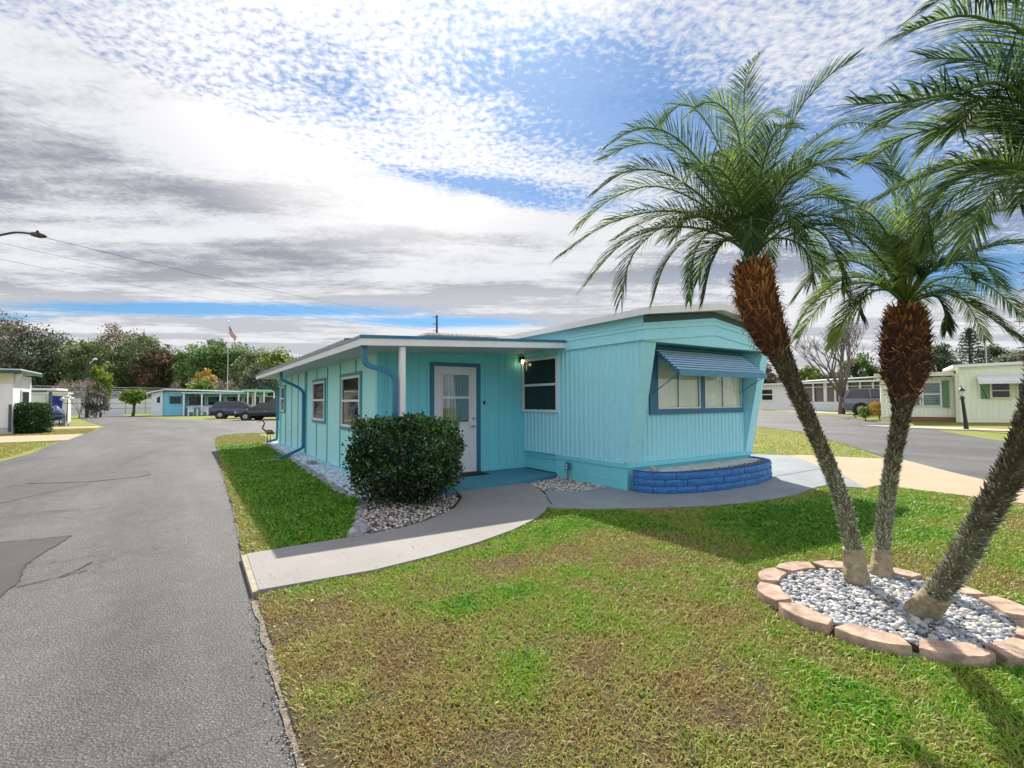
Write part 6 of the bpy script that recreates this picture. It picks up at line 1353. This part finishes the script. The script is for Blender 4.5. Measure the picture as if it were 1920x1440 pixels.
# local: +x along the front to the right, -y towards the camera
LB = dict(parent=YH, world=False)
def ribw(x0, x1, y_, zb_, zt_, name, m, pitch=.2, d=.025, th=.1):
    pts = [(a_, y_ - dd_) for a_, dd_ in ribs(x0, x1, pitch, d)]; V = []; n_ = len(pts)
    for x_, yy_ in pts: V += [(x_, yy_, zb_), (x_, yy_, zt_)]
    V += [(x1, y_ + th, zb_), (x1, y_ + th, zt_), (x0, y_ + th, zb_), (x0, y_ + th, zt_)]
    F = [(2 * i, 2 * i + 2, 2 * i + 3, 2 * i + 1) for i in range(n_ + 1)] + [(2 * n_ + 2, 0, 1, 2 * n_ + 3), tuple(2 * i for i in range(n_ + 2))[::-1], tuple(2 * i + 1 for i in range(n_ + 2))]
    return MB().add(V, F).build(name, m, **LB)
xa, xb, xc = yl(1652), yl(1788), yl(2010)
ribw(xa, xb, .0, .32, 2.62, 'wall', ysid); ribw(xb + .01, xc, -.9, .30, 2.75, 'wall', ysid, .22)
MB().box(xa, xc, .101, 3.4, 0, 2.6).build('inner_wall', ysid, **LB)
MB().box(xb, xb + .15, -.95, .2, .05, 2.75).build('corner_post', mat('cream_trim', (.68, .66, .52), .5), **LB)
MB().box(xb + .151, xc, -.93, .1, 2.751, 3.1).build('upper_band', ysid, **LB)
MB().hexa([(xb - .1, -1.25, 3.08), (xc, -1.25, 3.16), (xc, 3.6, 3.16), (xb - .1, 3.6, 3.08)], [(xb - .1, -1.25, 3.22), (xc, -1.25, 3.32), (xc, 3.6, 3.32), (xb - .1, 3.6, 3.22)]).build('roof', white2, **LB)
MB().box(xa - .3, xb - .101, -.75, 3.6, 2.72, 2.88).build('roof', white2, **LB); MB().box(xa - .3, xb - .02, -.80, -.751, 2.66, 2.86).build('fascia', mat('cream_trim', (.68, .66, .52), .5), **LB)
MB().box(xb + .15, xc, -.925, -.80, .0, .29).build('skirt', ysid, **LB)
brick2 = mat('brown_brick', (.22, .10, .06), .85, var=.5, vscale=8, stretch=(3, 3, 9)); 
MB().box(yl(1700), xb - .02, -.55, -.03, 0, .36).build('brick_planter', brick2, **LB)
for a_, b_ in ((1683, 1727), (1729, 1766)):
    x_, w_ = yl(a_), yl(b_); f_ = MB().box(x_, w_, -.09, -.026, .95, 2.35).build('window', white2, **LB); MB().box(x_ + .07, w_ - .07, -.10, -.091, 1.02, 1.63).box(x_ + .07, w_ - .07, -.10, -.091, 1.70, 2.28).build('pane', mat('green_tinted_glass', (.05, .13, .11), .08, spec=.8), parent=f_, world=False)
    mbv = MB()
    for k in range(9): mbv.box(x_ + .08, w_ - .08, -.1055, -.1015, 1.06 + k * .135, 1.075 + k * .135)
    mbv.build('blind_slats', mat('pale_slat', (.45, .52, .48), .6), parent=f_, world=False)
MB().box(yl(1768), yl(1780), -.09, -.026, .90, 2.42).build('shutter', green_sh, **LB)
xw = [yl(1834), yl(1850), yl(1891), yl(1898), yl(1940), yl(1955)]
MB().box(xw[0], xw[1], -.99, -.93, 1.38, 2.18).build('shutter', green_sh, **LB)
for k in (1, 3):
    f_ = MB().box(xw[k] + .01, xw[k + 1], -1.0, -.93, 1.38, 2.25).build('window', mat('cream_trim', (.68, .66, .52), .5), **LB); MB().box(xw[k] + .1, xw[k + 1] - .1, -1.01, -1.001, 1.46, 1.78).box(xw[k] + .1, xw[k + 1] - .1, -1.01, -1.001, 1.83, 2.18).build('pane', glassd, parent=f_, world=False)
mb = MB(); aa0, aa1 = yl(1826), yl(1975); n_ = 44
V = []; F = []
for i in range(n_ + 1):
    x_ = aa0 + (aa1 - aa0) * i / n_; z_ = .03 if i % 2 else 0
    V += [(x_, -.94, 2.62 + z_), (x_, -1.5, 2.42 + z_), (x_, -1.75, 2.28 + z_), (x_, -1.76, 2.14 + z_ * .5), (x_, -1.735, 2.14 + z_ * .5), (x_, -1.72, 2.25 + z_), (x_, -1.48, 2.39 + z_), (x_, -.94, 2.59 + z_)]
for i in range(n_):
    for j in range(8): F.append((i * 8 + j, i * 8 + (j + 1) % 8, (i + 1) * 8 + (j + 1) % 8, (i + 1) * 8 + j))
F += [tuple(range(8)), tuple(n_ * 8 + j for j in range(8))]
ao = mb.add(V, F).build('awning', white, **LB); MB().bar((aa0 + .05, -1.7, 2.15), (aa0 + .42, -.94, 1.38), .03, .03).build('awning_arm', dark_s, parent=ao, world=False)
ant = AT(1850, 690, 33); AN = thing('antenna', 'thin television antenna on the roof of the yellow house', 'antenna', (ant.x, ant.y, 3.1)); zt_ = AT(1850, 642, 33).z
MB().tube([(ant.x, ant.y, 3.1), (ant.x, ant.y, zt_)], .02, 6).build('mast', alu, AN)
for k in range(3): MB().bar(Vector((ant.x, ant.y, zt_ - k * .12)) - RT * (.32 - k * .05), Vector((ant.x, ant.y, zt_ - k * .12)) + RT * (.32 - k * .05), .02, .02).build('element', alu, AN)
# paths before the yellow house
strip('pavement', [(25.2, 5.4), (27.5, 6.9), (30.5, 8.9)], [(27.6, -.5), (30.4, 3.2), (33.8, 8.2)], palec, .004, 6) if 0 else None
def gsheet(name, px_pts, m, dz, label=None):
    V = [GZ(a_, b_, rise(GZ(a_, b_).x) * .8) for a_, b_ in px_pts]; V = [(v.x, v.y, rise(v.x) + dz) for v in V]
    return tag(MB().prism([(v[0], v[1]) for v in V], [v[2] - .08 for v in V], [v[2] for v in V]).build(name, m), kind='structure')
gsheet('pavement', [(1610, 789), (1690, 789.5), (1800, 792), (1960, 797), (1960, 806), (1830, 805), (1780, 804), (1700, 800), (1640, 794)], palec, .03)
gsheet('pavement', [(1440, 769), (1500, 771), (1600, 778), (1600, 780), (1500, 774.5), (1440, 771)], palec, .02)
# shrubs, lamp post
lp_ = GZ(1812, 806, .05); LPo = thing('lamp_post', 'slender black lantern post on the grass before the yellow house', 'lamp post', (lp_.x, lp_.y, .05)); zt_ = AT(1805, 728, 24.6).z - .05
sway = RT * -.18
MB().tube([lp_, lp_ + Vector((0, 0, .5)) + sway * .2, lp_ + Vector((0, 0, zt_ - .45)) + sway * .8], [.10, .075, .06], 10).lathe([(.075, 0), (.11, .04), (.075, .1), (.06, .16)], tuple(lp_ + Vector((0, 0, zt_ - .55)) + sway * .8), 10).build('post', black, LPo)
tp = lp_ + Vector((0, 0, zt_ - .38)) + sway
lg = MB().lathe([(.05, 0), (.09, .03), (.13, .22)], tuple(tp), 6).build('lantern_glass', mat('lantern_glass', (.65, .65, .62), .15), LPo); MB().lathe([(.17, .22), (.10, .32), (.03, .38), (.015, .47)], tuple(tp), 6).build('lantern_cap', black, LPo)
q = GZ(1822, 794, .1); leafy_tree('shrub', 'dark leafy shrub at the foot of the yellow wall behind the lantern post', 'shrub', (q.x - .3, q.y, .1), 1.0, .75, tm['green'], leaf=.08, nclump=24, per=70, trunk_r=.03, low=.0)
q = GZ(1706, 790, .15); leafy_tree('shrub', 'low green shrub left of the brick planter', 'shrub', (q.x, q.y, .15), .6, .5, tm['green'], leaf=.08, nclump=16, per=60, trunk_r=.02, low=.0)
q = AT(1648, 782, 30.5); leafy_tree('shrub', 'orange brown shrub beside the wheel of the grey SUV', 'shrub', (q.x, q.y, rise(q.x)), 1.15, .75, tm['orange'], leaf=.06, nclump=26, per=70, trunk_r=.03, low=.05)
q = AT(1622, 784, 30); leafy_tree('shrub', 'bright green spiky shrub left of the orange brown one', 'shrub', (q.x, q.y, rise(q.x)), .95, .4, tm['yellow'], leaf=.09, nclump=14, per=40, trunk_r=.03, low=.05)
# white house with screened porch
O2 = AT(1424, 760, 52); O2.z = .45; E2 = AT(1664, 760, 41.5); E2.z = .45; d2 = (E2 - O2); L2 = d2.length; d2.normalize()
WH = thing('white_house', 'long white house with a dark screened porch behind the bare tree', 'house', tuple(O2), math.atan2(d2.y, d2.x)); LB = dict(parent=WH, world=False)
def wl(px_):
    d = ray(px_, 760); n_ = Vector((d2.y, -d2.x, 0)); t_ = (O2 - CAM).dot(n_) / d.dot(n_); return (CAM + d * t_ - O2).dot(d2)
MB().box(0, wl(1500), 0, 4, 0, 2.55).build('wall', wsid, **LB)
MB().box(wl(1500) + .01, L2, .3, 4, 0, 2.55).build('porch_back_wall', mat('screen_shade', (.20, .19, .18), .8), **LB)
MB().box(wl(1500) + .011, L2, 0, .2, 0, .85).build('half_wall', wsid, **LB)
MB().box(-.4, L2 + .4, -.45, 4.4, 2.56, 2.72).build('roof', white2, **LB); MB().hexa([(wl(1480), -.5, 2.721), (L2 + .4, -.5, 2.9), (L2 + .4, 4.4, 3.15), (wl(1480), 4.4, 3.0)], [(wl(1480), -.5, 2.76), (L2 + .4, -.5, 3.0), (L2 + .4, 4.4, 3.25), (wl(1480), 4.4, 3.1)]).build('upper_roof', white2, **LB)
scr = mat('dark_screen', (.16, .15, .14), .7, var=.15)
ps = [1503, 1524, 1545, 1565, 1588, 1612, 1636, 1662]
for k in range(len(ps) - 1):
    a_, b_ = wl(ps[k]), wl(ps[k + 1]); MB().box(a_, a_ + (.28 if k == 2 else .14), -.02, .1, .86, 2.55).build('porch_post', white2, **LB); MB().box(a_ + .3, b_ - .02, .12, .15, .86, 2.5).build('screen', scr, **LB)
MB().box(wl(1500) + .02, L2, -.03, .11, 2.2, 2.26).build('screen_rail', white2, **LB)
f_ = MB().box(wl(1428), wl(1452), -.08, -.001, .95, 2.2).build('window', white2, **LB); MB().box(wl(1428) + .15, wl(1452) - .15, -.09, -.081, 1.05, 1.55).box(wl(1428) + .15, wl(1452) - .15, -.09, -.081, 1.65, 2.1).build('pane', glassd, parent=f_, world=False)
for px_, top_, dep_, w_, key, lab in ((1436, 682, 70, 26, 'moss', 'brown leafed tree just right of the teal home'), (1512, 690, 68, 30, 'yellow', 'low yellow green tree behind the bare branches'), (1612, 662, 72, 34, 'green', 'green tree behind the bare branches and the grey SUV'),
      (1560, 700, 75, 30, 'olive', 'olive tree low behind the white house roof'), (1700, 640, 66, 40, 'dark', 'dark tree behind the middle palm trunk'), (1762, 642, 62, 34, 'dark', 'dark tree left of the pointed pine'), (1868, 650, 64, 36, 'dark', 'dark tree right of the pointed pine'), (1905, 662, 60, 34, 'dark', 'dark tree at the right edge above the yellow roof'), (1960, 650, 62, 40, 'dark', 'dark tree beyond the right edge')):
    g_ = AT(px_, 760, dep_); hh = (750 - top_) / FOC * dep_ + H
    leafy_tree('tree', lab, 'tree', (g_.x, g_.y, .4), hh, w_ / FOC * dep_ * 1.1, tm[key], leaf=.2, nclump=60, per=70, trunk_r=.28, low=.25, group='trees behind the houses on the right')
# star shaped pine
g_ = AT(1822, 760, 62); PN = thing('pine_tree', 'tall pointed pine with tiered branches behind the yellow house', 'pine tree', (g_.x, g_.y, .4)); hh = AT(1822, 610, 62).z
MB().tube([(g_.x, g_.y, .3), (g_.x, g_.y, hh)], [.3, .03], 8).build('trunk', bark, PN)
P_ = []
for k in range(20):
    f = k / 20; z_ = 2.5 + (hh - 2.6) * f; rr_ = 2.9 * (1 - f) ** .85 + .15
    for j in range(9):
        an = j * 2 * math.pi / 9 + k * .7
        for s_ in range(26): u = random.random() ** .8; P_.append((g_.x + math.cos(an) * rr_ * u + random.gauss(0, .05 + .12 * u * rr_ * .3), g_.y + math.sin(an) * rr_ * u + random.gauss(0, .05 + .12 * u * rr_ * .3), z_ + .16 * rr_ * u + random.gauss(0, .05)))
P_ = np.array(P_); V, F = leaf_quads(P_, .13); npmesh('crown', V, F, leafmat('pine_leaf', (.012, .03, .015), (.03, .07, .035), (.07, .13, .07)), PN, val=np.repeat(rng.random(len(P_)), 4))

# ------------------------------------------------------------------ yard ornaments by the far corner of the annex
hb = GZ(508, 833, 0); hb = Vector((2.30, 17.9, 0))
HR = thing('heron_ornament', 'thin metal heron ornament standing at the far end of the chip bed', 'ornament', tuple(hb)); rz_ = RT
rust = mat('weathered_bronze', (.16, .14, .11), .55, metal=.5)
c0 = hb + Vector((0, 0, .52))
MB().tube([c0 + rz_ * .20 - Vector((0, 0, .06)), c0 + rz_ * .10, c0, c0 - rz_ * .10 + Vector((0, 0, .04))], [.015, .075, .085, .03], 10).build('body', rust, HR, smooth=True)
MB().tube(catmull([c0 - rz_ * .08 + Vector((0, 0, .04)), c0 - rz_ * .19 + Vector((0, 0, .13)), c0 - rz_ * .13 + Vector((0, 0, .28)), c0 - rz_ * .20 + Vector((0, 0, .38)), c0 - rz_ * .27 + Vector((0, 0, .37)), c0 - rz_ * .40 + Vector((0, 0, .30))], 5), [.024] * 10 + [.018] * 5 + [.026] * 4 + [.018, .014, .010, .008, .006, .004, .003], 8).build('neck', rust, HR, smooth=True)
for s_ in (-.04, .06): MB().tube([c0 + rz_ * s_ - Vector((0, 0, .05)), c0 + rz_ * (s_ + .02) - Vector((0, 0, .27)), c0 + rz_ * (s_ - .01) - Vector((0, 0, .52))], .009, 6).build('leg', rust, HR)
fb2 = Vector((1.95, 17.4, 0)); FO = thing('pinwheel_flower', 'small yellow pinwheel flower at the edge of the far lawn', 'ornament', tuple(fb2)); mb = MB()
for k in range(6): an = k * math.pi / 3; o1 = RT * math.cos(an) + Vector((0, 0, math.sin(an))); o2 = RT * math.cos(an + .5) + Vector((0, 0, math.sin(an + .5))); cc_ = fb2 + Vector((0, 0, .22)); mb.hexa([cc_, cc_ + o1 * .06, cc_ + o1 * .10 + o2 * .04, cc_ + o2 * .06], [cc_ - FW * .012, cc_ + o1 * .06 - FW * .02, cc_ + o1 * .10 + o2 * .04 - FW * .01, cc_ + o2 * .06 - FW * .012])
mb.build('petals', mat('yellow_plastic', (.75, .65, .03), .4), FO); MB().tube([fb2, fb2 + Vector((0, 0, .22))], .006, 6).build('stem', black, FO); MB().lathe([(.001, -.02), (.025, 0), (.001, .02)], tuple(fb2 + Vector((0, 0, .22)) - FW * .015), 8).build('centre', black, FO)

# ------------------------------------------------------------------ fallen leaves
lx = np.concatenate([rng.uniform(.5, 6, 150), rng.uniform(.6, 4.6, 40), rng.uniform(-3, .5, 40)]); ly = np.concatenate([rng.uniform(.8, 4.4, 150), rng.uniform(4.4, 5.8, 40), rng.uniform(2, 12, 40)])
LP = np.stack([lx, ly, np.where(lx < .45, .012, np.where(ly > 4.3, .06, .045))], 1)
V, F = leaf_quads(LP, .017); V[:, 2] = np.repeat(LP[:, 2], 4) + (V[:, 2] - np.repeat(LP[:, 2], 4)) * .3 + .004
tag(npmesh('fallen_leaves', V, F, mat('dry_leaf', (0, 0, 0), build=attr_col([(0, (.10, .05, .02)), (.5, (.30, .18, .07)), (1, (.55, .42, .20))], rough=.7)), val=np.repeat(rng.random(len(LP)), 4)), 'small dry leaves scattered over the lawn, path and road', 'leaves', kind='stuff')
